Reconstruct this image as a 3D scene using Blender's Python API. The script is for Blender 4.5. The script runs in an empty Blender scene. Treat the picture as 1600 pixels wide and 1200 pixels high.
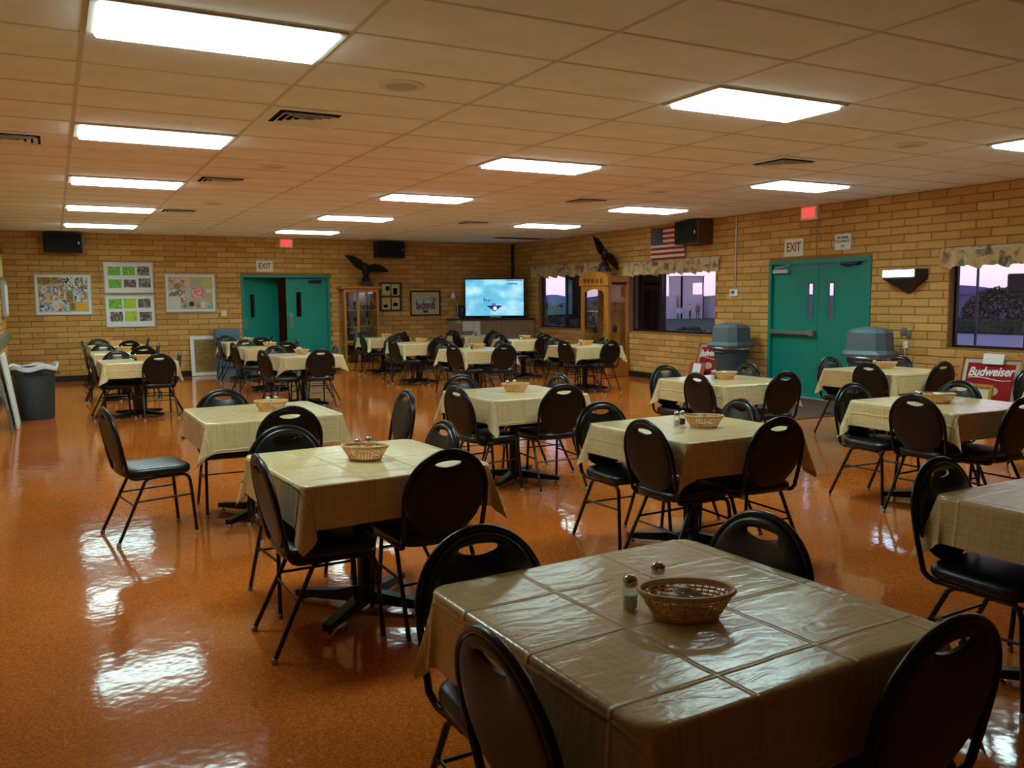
import bpy, bmesh, math, random
from mathutils import Matrix, Vector
random.seed(7)
PI = math.pi
R_ = math.radians
scene = bpy.context.scene
COL = scene.collection

# ------------------------------------------------------------------ camera
H = 2.897                                   # ceiling height
CAM = Vector((-0.204, -4.990, H - 1.3717))
F_PX, YAW, PITCH, ROLL = 1338.84, 0.4892, -0.0975, 0.0075
fw = Vector((math.sin(YAW) * math.cos(PITCH), math.cos(YAW) * math.cos(PITCH), math.sin(PITCH)))
rt = Vector((math.cos(YAW), -math.sin(YAW), 0))
dn = fw.cross(rt)
c_, s_ = math.cos(ROLL), math.sin(ROLL)
rt2 = c_ * rt + s_ * dn
dn2 = -s_ * rt + c_ * dn
cam_d = bpy.data.cameras.new('camera')
cam = bpy.data.objects.new('camera', cam_d)
COL.objects.link(cam)
m = Matrix.Identity(4)
for i in range(3):
    m[i][0], m[i][1], m[i][2], m[i][3] = rt2[i], -dn2[i], -fw[i], CAM[i]
cam.matrix_world = m
cam_d.sensor_width = 36
cam_d.lens = F_PX / 1600 * 36
cam_d.clip_start = 0.05
cam_d.clip_end = 2000
scene.camera = cam

def project(p):
    d = Vector(p) - CAM
    z = d.dot(fw)
    if z < .1: return None
    return 800 + F_PX * d.dot(rt2) / z, 600 + F_PX * d.dot(dn2) / z, z

# ------------------------------------------------------------------ world, exposure
w = bpy.data.worlds.new('dusk_sky')
scene.world = w
w.use_nodes = True
nt = w.node_tree
nt.nodes.clear()
wo = nt.nodes.new('ShaderNodeOutputWorld')
bg = nt.nodes.new('ShaderNodeBackground')
tc = nt.nodes.new('ShaderNodeTexCoord')
sx = nt.nodes.new('ShaderNodeSeparateXYZ')
cr = nt.nodes.new('ShaderNodeValToRGB')
e = cr.color_ramp.elements
e[0].position = 0.0; e[0].color = (.20, .12, .20, 1)
e[1].position = 1.0; e[1].color = (.09, .10, .22, 1)
for pos, c in ((.49, (.62, .44, .56, 1)), (.515, (.80, .64, .76, 1)), (.56, (.74, .66, .88, 1)), (.70, (.30, .30, .60, 1))):
    k = cr.color_ramp.elements.new(pos); k.color = c
mr = nt.nodes.new('ShaderNodeMapRange')
mr.inputs[1].default_value = -1; mr.inputs[2].default_value = 1
nt.links.new(tc.outputs['Generated'], sx.inputs[0])
nt.links.new(sx.outputs['Z'], mr.inputs[0])
nt.links.new(mr.outputs[0], cr.inputs[0])
nt.links.new(cr.outputs[0], bg.inputs[0])
bg.inputs[1].default_value = 1.65
nt.links.new(bg.outputs[0], wo.inputs[0])
LIGHT = 10.0            # glow of the diffusers themselves
LAMP_W = 21.0          # downlight of each fluorescent fixture
vs = scene.view_settings
vs.view_transform = 'Standard'
vs.look = 'None'
vs.exposure = 0.0
vs.gamma = 1.0
vs.use_curve_mapping = False

# ------------------------------------------------------------------ helpers
def lin(c):
    return tuple(((x / 255) / 12.92 if x / 255 <= .04045 else ((x / 255 + .055) / 1.055) ** 2.4) for x in c)

MATS = {}
def mat(name, rgb, rough=.5, metal=0., spec=.5, var=0., vscale=8., bump=0., bscale=60., coat=0., emit=None, estr=0., rgb2=None, stretch=None, transmission=0.):
    if name in MATS: return MATS[name]
    M = bpy.data.materials.new(name)
    M.use_nodes = True
    n = M.node_tree.nodes; l = M.node_tree.links
    b = n['Principled BSDF']
    col = lin(rgb)
    b.inputs['Base Color'].default_value = (*col, 1)
    b.inputs['Roughness'].default_value = rough
    b.inputs['Metallic'].default_value = metal
    b.inputs['Specular IOR Level'].default_value = spec
    b.inputs['Coat Weight'].default_value = coat
    b.inputs['Coat Roughness'].default_value = .12
    if transmission: b.inputs['Transmission Weight'].default_value = transmission
    if emit:
        b.inputs['Emission Color'].default_value = (*lin(emit), 1)
        b.inputs['Emission Strength'].default_value = estr
    t = n.new('ShaderNodeTexCoord')
    src = t.outputs['Object']
    if stretch:
        mp = n.new('ShaderNodeMapping'); mp.inputs['Scale'].default_value = stretch
        l.new(src, mp.inputs[0]); src = mp.outputs[0]
    if var or rgb2:
        nz = n.new('ShaderNodeTexNoise'); nz.inputs['Scale'].default_value = vscale; nz.inputs['Detail'].default_value = 4
        l.new(src, nz.inputs[0])
        rp = n.new('ShaderNodeValToRGB')
        rp.color_ramp.elements[0].position = .3; rp.color_ramp.elements[1].position = .7
        c2 = lin(rgb2) if rgb2 else tuple(x * (1 + var) for x in col)
        c1 = col if rgb2 else tuple(x * (1 - var) for x in col)
        rp.color_ramp.elements[0].color = (*c1, 1); rp.color_ramp.elements[1].color = (*c2, 1)
        l.new(nz.outputs[0], rp.inputs[0]); l.new(rp.outputs[0], b.inputs['Base Color'])
    if bump:
        bz = n.new('ShaderNodeTexNoise'); bz.inputs['Scale'].default_value = bscale; bz.inputs['Detail'].default_value = 3
        l.new(src, bz.inputs[0])
        bp = n.new('ShaderNodeBump'); bp.inputs['Strength'].default_value = bump; bp.inputs['Distance'].default_value = .01
        l.new(bz.outputs[0], bp.inputs['Height']); l.new(bp.outputs[0], b.inputs['Normal'])
    MATS[name] = M
    return M

class MB:
    def __init__(s): s.v = []; s.f = []; s.mi = []
    def add(s, vs, fs, k=0, M=None):
        o = len(s.v)
        if M is not None: vs = [tuple(M @ Vector(p)) for p in vs]
        s.v += [tuple(p) for p in vs]
        s.f += [tuple(i + o for i in q) for q in fs]
        s.mi += [k] * len(fs)
        return s
    def box(s, x0, x1, y0, y1, z0, z1, k=0, M=None):
        return s.add([(x0,y0,z0),(x1,y0,z0),(x1,y1,z0),(x0,y1,z0),(x0,y0,z1),(x1,y0,z1),(x1,y1,z1),(x0,y1,z1)],
                     [(0,3,2,1),(4,5,6,7),(0,1,5,4),(1,2,6,5),(2,3,7,6),(3,0,4,7)], k, M)
    def cbox(s, x0, x1, y0, y1, z0, z1, c=.01, k=0, M=None):
        """box with all edges chamfered"""
        X = (x0, x1); Y = (y0, y1); Z = (z0, z1); vs = []; idx = {}
        for a in (0, 1):
            for b in (0, 1):
                for d in (0, 1):
                    sg = (1 if a == 0 else -1, 1 if b == 0 else -1, 1 if d == 0 else -1)
                    for ax in range(3):
                        p = [X[a], Y[b], Z[d]]
                        for q in range(3):
                            if q != ax: p[q] += sg[q] * c
                        idx[(a, b, d, ax)] = len(vs); vs.append(tuple(p))
        g = lambda a, b, d, ax: idx[(a, b, d, ax)]
        fs = []
        for a in (0, 1):
            fs.append([g(a,0,0,0), g(a,1,0,0), g(a,1,1,0), g(a,0,1,0)])
            fs.append([g(0,a,0,1), g(1,a,0,1), g(1,a,1,1), g(0,a,1,1)])
            fs.append([g(0,0,a,2), g(1,0,a,2), g(1,1,a,2), g(0,1,a,2)])
        for a in (0, 1):
            for b in (0, 1):
                fs.append([g(a,b,0,0), g(a,b,1,0), g(a,b,1,1), g(a,b,0,1)])
                fs.append([g(a,0,b,0), g(a,1,b,0), g(a,1,b,2), g(a,0,b,2)])
                fs.append([g(0,a,b,1), g(1,a,b,1), g(1,a,b,2), g(0,a,b,2)])
                for d in (0, 1):
                    fs.append([g(a,b,d,0), g(a,b,d,1), g(a,b,d,2)])
        return s.add(vs, fs, k, M)
    def tube(s, pts, r, n=8, closed=False, k=0, M=None, squash=None):
        P = [Vector(p) for p in pts]; N = len(P)
        rr = r if isinstance(r, (list, tuple)) else [r] * N
        T = []
        for i in range(N):
            if closed: t = P[(i+1) % N] - P[i-1]
            else: t = P[min(i+1, N-1)] - P[max(i-1, 0)]
            T.append(t.normalized())
        up = Vector((0, 0, 1)) if abs(T[0].z) < .9 else Vector((1, 0, 0))
        u = T[0].cross(up).normalized(); vs = []
        for i in range(N):
            u = (u - T[i] * u.dot(T[i])).normalized(); w_ = T[i].cross(u)
            for j in range(n):
                a = 2 * PI * j / n
                q = u * math.cos(a) * rr[i] + w_ * math.sin(a) * rr[i] * (squash or 1)
                vs.append(tuple(P[i] + q))
        fs = []
        for i in range(N if closed else N - 1):
            for j in range(n):
                a = i * n + j; b = i * n + (j+1) % n; i2 = (i+1) % N
                fs.append((a, b, i2*n + (j+1) % n, i2*n + j))
        if not closed:
            fs.append(tuple(range(n))[::-1]); fs.append(tuple((N-1)*n + j for j in range(n)))
        return s.add(vs, fs, k, M)
    def lathe(s, prof, n=20, cx=0, cy=0, sx=1, sy=1, k=0, M=None, capb=True, capt=True):
        vs = []; fs = []
        for (r, z) in prof:
            for j in range(n):
                a = 2 * PI * j / n
                vs.append((cx + r * sx * math.cos(a), cy + r * sy * math.sin(a), z))
        for i in range(len(prof) - 1):
            for j in range(n):
                fs.append((i*n + j, i*n + (j+1) % n, (i+1)*n + (j+1) % n, (i+1)*n + j))
        if capb: fs.append(tuple(range(n))[::-1])
        if capt: fs.append(tuple((len(prof)-1)*n + j for j in range(n)))
        return s.add(vs, fs, k, M)
    def prism(s, poly, z0, z1, k=0, M=None):
        n = len(poly)
        vs = [(x, y, z0) for x, y in poly] + [(x, y, z1) for x, y in poly]
        fs = [tuple(range(n))[::-1], tuple(range(n, 2*n))] + [(i, (i+1) % n, n + (i+1) % n, n + i) for i in range(n)]
        return s.add(vs, fs, k, M)
    def mesh(s, name, mats, smooth=None, recalc=True):
        me = bpy.data.meshes.new(name)
        me.from_pydata(s.v, [], s.f)
        for mm in (mats if isinstance(mats, (list, tuple)) else [mats]): me.materials.append(mm)
        if any(s.mi): me.polygons.foreach_set('material_index', s.mi)
        if recalc:
            bm = bmesh.new(); bm.from_mesh(me); bmesh.ops.recalc_face_normals(bm, faces=bm.faces[:]); bm.to_mesh(me); bm.free()
        if smooth:
            me.shade_smooth(); me.set_sharp_from_angle(angle=R_(smooth))
        me.update()
        return me
    def build(s, name, mats, parent=None, smooth=None, loc=None, recalc=True):
        return link(name, s.mesh(name, mats, smooth, recalc), parent, loc)

def link(name, me, parent=None, loc=None, rz=0):
    o = bpy.data.objects.new(name, me)
    COL.objects.link(o)
    if parent: o.parent = parent
    if loc: o.location = loc
    if rz: o.rotation_euler = (0, 0, rz)
    return o

def tag(o, label=None, cat=None, group=None, kind=None):
    if label: o['label'] = label
    if cat: o['category'] = cat
    if group: o['group'] = group
    if kind: o['kind'] = kind
    return o

def thing(name, label, cat, loc=(0, 0, 0), rz=0, group=None):
    o = bpy.data.objects.new(name, None)
    o.empty_display_size = .1
    COL.objects.link(o)
    o.location = loc; o.rotation_euler = (0, 0, rz)
    return tag(o, label, cat, group)

def struct(o, label=None):
    o['kind'] = 'structure'
    if label: o['label'] = label
    return o

CH = {}
def copy_tree(root, loc, rz, label):
    def rec(o, parent):
        c = o.copy(); COL.objects.link(c)
        if parent: c.parent = parent
        for ch in o.children: rec(ch, c)
        return c
    r = rec(root, None)
    r.location = loc; r.rotation_euler = (0, 0, rz); r['label'] = label
    return r

def text(name, s, size, m, parent, M, shear=0, bold=0, align='CENTER', depth=.001, xs=1):
    cu = bpy.data.curves.new(name, 'FONT')
    cu.body = s; cu.size = size; cu.align_x = align; cu.align_y = 'CENTER'; cu.shear = shear; cu.offset = bold; cu.extrude = depth
    cu.resolution_u = 3
    o = bpy.data.objects.new('tmp', cu)
    me = bpy.data.meshes.new_from_object(o)
    bpy.data.objects.remove(o); bpy.data.curves.remove(cu)
    me.transform(M @ Matrix.Diagonal((xs, 1, 1, 1)))
    me.materials.clear(); me.materials.append(m)
    return link(name, me, parent)

# frames of the two main walls: local (s along, up, out of the wall into the room)
def MR(y=0, z=0, x=9.9):      # right wall: text x axis runs towards -Y (viewer's right), normal -X
    return Matrix(((0, 0, -1, x), (-1, 0, 0, y), (0, 1, 0, z), (0, 0, 0, 1)))
def MBk(x=0, z=0, y=13.88):   # back wall: normal -Y
    return Matrix(((1, 0, 0, x), (0, 0, -1, y), (0, 1, 0, z), (0, 0, 0, 1)))

# ------------------------------------------------------------------ materials
def brick_material():
    M = bpy.data.materials.new('slump_block'); M.use_nodes = True
    n = M.node_tree.nodes; l = M.node_tree.links; b = n['Principled BSDF']
    g = n.new('ShaderNodeNewGeometry')
    oi = n.new('ShaderNodeObjectInfo')
    # per-block tint from its course and place along the wall
    sp = n.new('ShaderNodeSeparateXYZ'); l.new(g.outputs['Position'], sp.inputs[0])
    def math_(op, a, bval):
        q = n.new('ShaderNodeMath'); q.operation = op
        if isinstance(a, float): q.inputs[0].default_value = a
        else: l.new(a, q.inputs[0])
        if isinstance(bval, float): q.inputs[1].default_value = bval
        else: l.new(bval, q.inputs[1])
        return q.outputs[0]
    row = math_('FLOOR', math_('DIVIDE', sp.outputs['Z'], H / 27), 0.)
    half = math_('MULTIPLY', math_('MODULO', row, 2.), .5)
    colx = math_('FLOOR', math_('ADD', math_('DIVIDE', math_('ADD', math_('ADD', sp.outputs['X'], sp.outputs['Y']), -12.87), .406), half), 0.)
    cb = n.new('ShaderNodeCombineXYZ'); l.new(row, cb.inputs[0]); l.new(colx, cb.inputs[1])
    wn = n.new('ShaderNodeTexWhiteNoise'); l.new(cb.outputs[0], wn.inputs['Vector'])
    rp = n.new('ShaderNodeValToRGB')
    rp.color_ramp.elements[0].color = (*lin((196, 142, 74)), 1)
    rp.color_ramp.elements[1].color = (*lin((222, 170, 98)), 1)
    l.new(wn.outputs[0], rp.inputs[0])
    nz = n.new('ShaderNodeTexNoise'); nz.inputs['Scale'].default_value = 9; nz.inputs['Detail'].default_value = 5
    l.new(g.outputs['Position'], nz.inputs[0])
    mx = n.new('ShaderNodeMix'); mx.data_type = 'RGBA'; mx.blend_type = 'MULTIPLY'; mx.inputs[0].default_value = .45
    l.new(rp.outputs[0], mx.inputs[6]); l.new(nz.outputs['Fac'], mx.inputs[7])
    gm = n.new('ShaderNodeMix'); gm.data_type = 'RGBA'; gm.blend_type = 'MIX'; gm.inputs[0].default_value = .6
    l.new(mx.outputs[2], gm.inputs[6]); l.new(rp.outputs[0], gm.inputs[7])
    l.new(gm.outputs[2], b.inputs['Base Color'])
    b.inputs['Roughness'].default_value = .75
    b.inputs['Specular IOR Level'].default_value = .25
    bz = n.new('ShaderNodeTexNoise'); bz.inputs['Scale'].default_value = 35
    l.new(g.outputs['Position'], bz.inputs[0])
    bp = n.new('ShaderNodeBump'); bp.inputs['Strength'].default_value = .35; bp.inputs['Distance'].default_value = .006
    l.new(bz.outputs[0], bp.inputs['Height']); l.new(bp.outputs[0], b.inputs['Normal'])
    return M
M_BRICK = brick_material()
M_MORTAR = mat('mortar', (152, 108, 62), .9, spec=.1, var=.15, vscale=12)

def floor_material():
    M = bpy.data.materials.new('waxed_speckled_floor'); M.use_nodes = True
    n = M.node_tree.nodes; l = M.node_tree.links; b = n['Principled BSDF']
    g = n.new('ShaderNodeNewGeometry')
    v = n.new('ShaderNodeTexVoronoi'); v.inputs['Scale'].default_value = 150
    l.new(g.outputs['Position'], v.inputs['Vector'])
    rp = n.new('ShaderNodeValToRGB'); rp.color_ramp.interpolation = 'LINEAR'
    el = rp.color_ramp.elements
    el[0].position = 0; el[0].color = (*lin((160, 76, 24)), 1)
    el[1].position = 1; el[1].color = (*lin((198, 112, 44)), 1)
    q = el.new(.5); q.color = (*lin((178, 88, 30)), 1)
    sp = n.new('ShaderNodeSeparateColor'); l.new(v.outputs['Color'], sp.inputs[0]); l.new(sp.outputs[0], rp.inputs[0])
    nz = n.new('ShaderNodeTexNoise'); nz.inputs['Scale'].default_value = 1.3; nz.inputs['Detail'].default_value = 4
    l.new(g.outputs['Position'], nz.inputs[0])
    mr = n.new('ShaderNodeMapRange'); mr.inputs[1].default_value = .3; mr.inputs[2].default_value = .7; mr.inputs[3].default_value = .86; mr.inputs[4].default_value = 1.08
    l.new(nz.outputs[0], mr.inputs[0])
    mx = n.new('ShaderNodeMix'); mx.data_type = 'RGBA'; mx.blend_type = 'MULTIPLY'; mx.inputs[0].default_value = 1
    l.new(rp.outputs[0], mx.inputs[6]); l.new(mr.outputs[0], mx.inputs[7])
    l.new(mx.outputs[2], b.inputs['Base Color'])
    b.inputs['Roughness'].default_value = .085
    b.inputs['Specular IOR Level'].default_value = .5
    # wavy wax
    mp = n.new('ShaderNodeMapping'); mp.inputs['Scale'].default_value = (1, 1, 1)
    l.new(g.outputs['Position'], mp.inputs[0])
    w1 = n.new('ShaderNodeTexNoise'); w1.inputs['Scale'].default_value = 7; w1.inputs['Detail'].default_value = 2
    w2 = n.new('ShaderNodeTexNoise'); w2.inputs['Scale'].default_value = 28; w2.inputs['Detail'].default_value = 2
    l.new(mp.outputs[0], w1.inputs[0]); l.new(mp.outputs[0], w2.inputs[0])
    b1 = n.new('ShaderNodeBump'); b1.inputs['Strength'].default_value = 1; b1.inputs['Distance'].default_value = .0014
    b2 = n.new('ShaderNodeBump'); b2.inputs['Strength'].default_value = 1; b2.inputs['Distance'].default_value = .00028
    l.new(w1.outputs[0], b1.inputs['Height']); l.new(w2.outputs[0], b2.inputs['Height'])
    l.new(b1.outputs[0], b2.inputs['Normal']); l.new(b2.outputs[0], b.inputs['Normal'])
    return M
M_FLOOR = floor_material()

def glass_material(name, tint=(1, 1, 1), refl=1.0):
    M = bpy.data.materials.new(name); M.use_nodes = True
    n = M.node_tree.nodes; l = M.node_tree.links; n.clear()
    o = n.new('ShaderNodeOutputMaterial'); t = n.new('ShaderNodeBsdfTransparent'); gl = n.new('ShaderNodeBsdfGlossy')
    t.inputs[0].default_value = (*tint, 1); gl.inputs['Roughness'].default_value = .02
    fr = n.new('ShaderNodeFresnel'); fr.inputs[0].default_value = 1.45
    mu = n.new('ShaderNodeMath'); mu.operation = 'MULTIPLY'; mu.inputs[1].default_value = refl
    l.new(fr.outputs[0], mu.inputs[0])
    gm = n.new('ShaderNodeNewGeometry'); mi = n.new('ShaderNodeMapRange')      # keep the same index on both faces of a pane
    mi.inputs[3].default_value = 1.45; mi.inputs[4].default_value = 1 / 1.45
    l.new(gm.outputs['Backfacing'], mi.inputs[0]); l.new(mi.outputs[0], fr.inputs[0])
    mx = n.new('ShaderNodeMixShader'); l.new(mu.outputs[0], mx.inputs[0]); l.new(t.outputs[0], mx.inputs[1]); l.new(gl.outputs[0], mx.inputs[2])
    l.new(mx.outputs[0], o.inputs[0])
    return M
M_GLASS = glass_material('window_glass', (.95, .95, .97), .8)
M_CGLASS = glass_material('cabinet_glass', (.93, .95, .93), 1.0)

def cloth_material():
    M = bpy.data.materials.new('woven_vinyl_cloth'); M.use_nodes = True
    n = M.node_tree.nodes; l = M.node_tree.links; b = n['Principled BSDF']
    uv = n.new('ShaderNodeUVMap'); uv.uv_map = 'cloth'
    oi = n.new('ShaderNodeObjectInfo')
    ad = n.new('ShaderNodeVectorMath'); ad.operation = 'ADD'
    l.new(uv.outputs[0], ad.inputs[0]); l.new(oi.outputs['Location'], ad.inputs[1])
    # crosshatch print: two stretched noises
    cols = []
    for sc in ((3, 70, 1), (70, 3, 1)):
        mp = n.new('ShaderNodeMapping'); mp.inputs['Scale'].default_value = sc
        l.new(uv.outputs[0], mp.inputs[0])
        nz = n.new('ShaderNodeTexNoise'); nz.inputs['Scale'].default_value = 1.6; nz.inputs['Detail'].default_value = 4
        l.new(mp.outputs[0], nz.inputs[0]); cols.append(nz.outputs[0])
    mm = n.new('ShaderNodeMath'); mm.operation = 'ADD'; l.new(cols[0], mm.inputs[0]); l.new(cols[1], mm.inputs[1])
    hf = n.new('ShaderNodeMath'); hf.operation = 'MULTIPLY'; hf.inputs[1].default_value = .5; l.new(mm.outputs[0], hf.inputs[0])
    rp = n.new('ShaderNodeValToRGB')
    rp.color_ramp.elements[0].position = .36; rp.color_ramp.elements[0].color = (*lin((204, 174, 118)), 1)
    rp.color_ramp.elements[1].position = .6; rp.color_ramp.elements[1].color = (*lin((226, 200, 148)), 1)
    l.new(hf.outputs[0], rp.inputs[0]); l.new(rp.outputs[0], b.inputs['Base Color'])
    b.inputs['Roughness'].default_value = .20
    b.inputs['Specular IOR Level'].default_value = .62
    b.inputs['Sheen Weight'].default_value = .05
    # fold creases every 0.3 m and fine wrinkles
    sp = n.new('ShaderNodeSeparateXYZ'); l.new(uv.outputs[0], sp.inputs[0])
    hs = None
    for ax, ph in ((0, .17), (1, .03)):
        nzz = n.new('ShaderNodeTexNoise'); nzz.inputs['Scale'].default_value = 6; l.new(ad.outputs[0], nzz.inputs[0])
        wob = n.new('ShaderNodeMath'); wob.operation = 'MULTIPLY_ADD'; wob.inputs[1].default_value = .02; l.new(nzz.outputs[0], wob.inputs[0]); l.new(sp.outputs[ax], wob.inputs[2])
        a = n.new('ShaderNodeMath'); a.operation = 'ADD'; a.inputs[1].default_value = ph; l.new(wob.outputs[0], a.inputs[0])
        pp = n.new('ShaderNodeMath'); pp.operation = 'PINGPONG'; pp.inputs[1].default_value = .15; l.new(a.outputs[0], pp.inputs[0])
        mr = n.new('ShaderNodeMapRange'); mr.inputs[1].default_value = 0; mr.inputs[2].default_value = .010; mr.inputs[3].default_value = 1; mr.inputs[4].default_value = 0
        mr.interpolation_type = 'SMOOTHSTEP'
        l.new(pp.outputs[0], mr.inputs[0])
        if hs is None: hs = mr.outputs[0]
        else:
            q = n.new('ShaderNodeMath'); q.operation = 'MAXIMUM'; l.new(hs, q.inputs[0]); l.new(mr.outputs[0], q.inputs[1]); hs = q.outputs[0]
    bp = n.new('ShaderNodeBump'); bp.inputs['Strength'].default_value = 1; bp.inputs['Distance'].default_value = .0022; l.new(hs, bp.inputs['Height'])
    mp = n.new('ShaderNodeMapping'); mp.inputs['Scale'].default_value = (9, 22, 1); l.new(ad.outputs[0], mp.inputs[0])
    wz = n.new('ShaderNodeTexNoise'); wz.inputs['Scale'].default_value = 1; wz.inputs['Detail'].default_value = 3; wz.inputs['Distortion'].default_value = .8; l.new(mp.outputs[0], wz.inputs[0])
    b2 = n.new('ShaderNodeBump'); b2.inputs['Strength'].default_value = 1; b2.inputs['Distance'].default_value = .0024
    l.new(wz.outputs[0], b2.inputs['Height']); l.new(bp.outputs[0], b2.inputs['Normal']); l.new(b2.outputs[0], b.inputs['Normal'])
    return M
M_CLOTH = cloth_material()

M_TILE = mat('acoustic_tile', (246, 245, 240), .9, spec=.1, var=.05, vscale=3, bump=.15, bscale=120)
M_TEE = mat('tee_bar', (214, 208, 196), .6, spec=.2)
M_LENS = mat('lit_diffuser', (250, 250, 250), .5, emit=(216, 255, 254), estr=LIGHT)
M_TRIM = mat('light_trim', (214, 206, 190), .5)
M_VENT = mat('vent_enamel', (244, 242, 234), .5)
M_DARK = mat('dark_void', (26, 22, 18), .9, spec=.1)
M_BASEB = mat('black_vinyl_base', (24, 22, 20), .5)
M_TEAL = mat('teal_paint', (6, 128, 112), .42, var=.05, vscale=3)
M_TEALF = mat('teal_frame_paint', (16, 130, 116), .4)
M_STEEL = mat('brushed_steel', (170, 168, 164), .35, metal=.9)
M_ALU = mat('aluminium', (200, 200, 205), .35, metal=.6)
M_BLACKP = mat('black_plastic', (16, 16, 17), .45)
M_VINYL = mat('black_vinyl', (17, 19, 20), .34, spec=.5, bump=.06, bscale=90)
M_SHELL = mat('back_shell', (13, 11, 8), .40, spec=.4)
M_TUBE = mat('bronze_tube', (34, 26, 21), .32, metal=.35)
M_HOOP = mat('hoop_black', (22, 19, 18), .26, metal=.2)
M_GLIDE = mat('grey_glide', (150, 145, 138), .5)
M_POST = mat('black_cast_iron', (18, 17, 16), .42, metal=.2)
M_TOP = mat('laminate_top', (96, 66, 40), .4)
M_WICK = mat('wicker', (228, 174, 104), .5, var=.2, vscale=60)
M_WICKR = mat('wicker_rim', (222, 182, 128), .55, var=.15, vscale=60)
M_PAPER = mat('white_paper', (236, 234, 230), .8)
M_SALT = mat('salt', (240, 240, 238), .7)
M_PEPPER = mat('pepper', (60, 48, 40), .8, var=.4, vscale=200)
M_JAR = glass_material('shaker_glass', (.9, .92, .9), 1.4)
M_CHROME = mat('chrome', (190, 188, 184), .12, metal=1.)
M_OAK = mat('honey_oak', (196, 126, 46), .38, rgb2=(166, 98, 30), vscale=3, stretch=(6, 6, .6))
M_OAKD = mat('dark_carved_oak', (84, 50, 18), .5)
M_WALNUT = mat('dark_walnut', (52, 32, 20), .4)
M_BRONZE = mat('dark_bronze', (36, 32, 30), .35, metal=.5)
M_GREY = mat('bin_grey', (84, 98, 104), .5, var=.05, vscale=4)
M_GREYD = mat('bin_grey_dark', (62, 74, 80), .5)
M_BAG = mat('bin_liner', (226, 224, 226), .4)
M_WHITE = mat('white_mat_board', (226, 226, 220), .6)
M_CREAM = mat('cream_plate', (226, 214, 180), .5)
M_RED = mat('red_print', (150, 6, 10), .6, spec=.25)
M_REDT = mat('red_letters', (150, 60, 50), .6)
M_NAVY = mat('navy_print', (34, 38, 66), .7)
M_EXITW = mat('exit_plate', (226, 216, 190), .55)
M_BEIGE = mat('beige_laminate', (150, 124, 84), .5, var=.05)
M_BLUEG = mat('bluegrey_plastic', (92, 112, 132), .5)

# ------------------------------------------------------------------ the shell
XL, XR, YB, YF = -1.0, 9.9, 13.88, -16.102
struct(MB().box(XL - .2, XR + .2, YF - .2, YB + .2, -.12, 0).build('floor', M_FLOOR))

COURSE, BL = H / 27, .406
def brick_verts(L, hgt, jit):
    o = .011
    j = lambda a: a + random.uniform(-jit, jit)
    i = .007
    vs = []
    for s, z in ((-L/2, -hgt/2), (L/2, -hgt/2), (L/2, hgt/2), (-L/2, hgt/2)): vs.append((j(s), 0, j(z)))
    for s, z in ((-L/2+i, -hgt/2+i), (L/2-i, -hgt/2+i), (L/2-i, hgt/2-i), (-L/2+i, hgt/2-i)): vs.append((j(s), -o + random.uniform(-.003, .003), j(z)))
    fs = [(4, 5, 6, 7), (0, 1, 5, 4), (1, 2, 6, 5), (2, 3, 7, 6), (3, 0, 4, 7)]
    return vs, fs

def wall(name, s0, s1, M, openings, singles, out=.2):
    """M maps (s, outward depth, z) to world; brick faces stand proud towards -depth."""
    ss = sorted({s0, s1, *[v for o in openings for v in o[:2]]}); zs = sorted({0., H, *[v for o in openings for v in o[2:]]})
    b = MB()
    for a, c in zip(ss, ss[1:]):
        for z0, z1 in zip(zs, zs[1:]):
            if any(o[0] <= a and c <= o[1] and o[2] <= z0 and z1 <= o[3] for o in openings): continue
            b.box(a, c, 0, out, z0, z1, M=M)
    root = struct(b.build(name, M_MORTAR))
    spots = []
    for r in range(27):
        z = (r + .5) * COURSE; hgt = COURSE - .009
        cuts = [(o[0], o[1]) for o in openings if o[2] < z < o[3]]
        s = s0 - (BL / 2 if r % 2 else 0)
        while s < s1:
            segs = [(max(s, s0), min(s + BL, s1))]
            for c0, c1 in cuts:
                nx = []
                for a, c in segs:
                    if c <= c0 or a >= c1: nx.append((a, c)); continue
                    if a < c0: nx.append((a, c0))
                    if c > c1: nx.append((c1, c))
                segs = nx
            for a, c in segs:
                if c - a > .06: spots.append(((a + c) / 2, z, round(c - a - .009, 3), hgt))
            s += BL
    scored = []
    for sp in spots:
        p = M @ Vector((sp[0], 0, sp[1])); q = project(p)
        vis = q and -10 < q[0] < 1610 and -10 < q[1] < 1210
        L2 = M @ Vector((sp[0] + sp[2] / 2, 0, sp[1])); L1 = M @ Vector((sp[0] - sp[2] / 2, 0, sp[1]))
        area = 0
        if vis:
            a, c = project(L1), project(L2)
            if a and c: area = abs(a[0] - c[0]) * F_PX * sp[3] / q[2]
        scored.append((area, sp))
    scored.sort(key=lambda t: -t[0])
    cache = {}
    rest = MB()
    n = 0
    for area, sp in scored:
        if n < singles and area > 20:
            key = (sp[2], n % 3 if sp[2] > .39 else 0)
            if key not in cache:
                vs, fs = brick_verts(sp[2], sp[3], .002)
                cache[key] = MB().add(vs, fs, M=M.to_3x3().to_4x4()).mesh('brick', M_BRICK, recalc=False)
            link('brick', cache[key], root, tuple(M @ Vector((sp[0], 0, sp[1]))))
            n += 1
        else:
            vs, fs = brick_verts(sp[2], sp[3], .002)
            rest.add([(x + sp[0], y, z + sp[1]) for x, y, z in vs], fs, M=M)
    tag(rest.build('brickwork', M_BRICK, root), kind='stuff')
    return root

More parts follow.
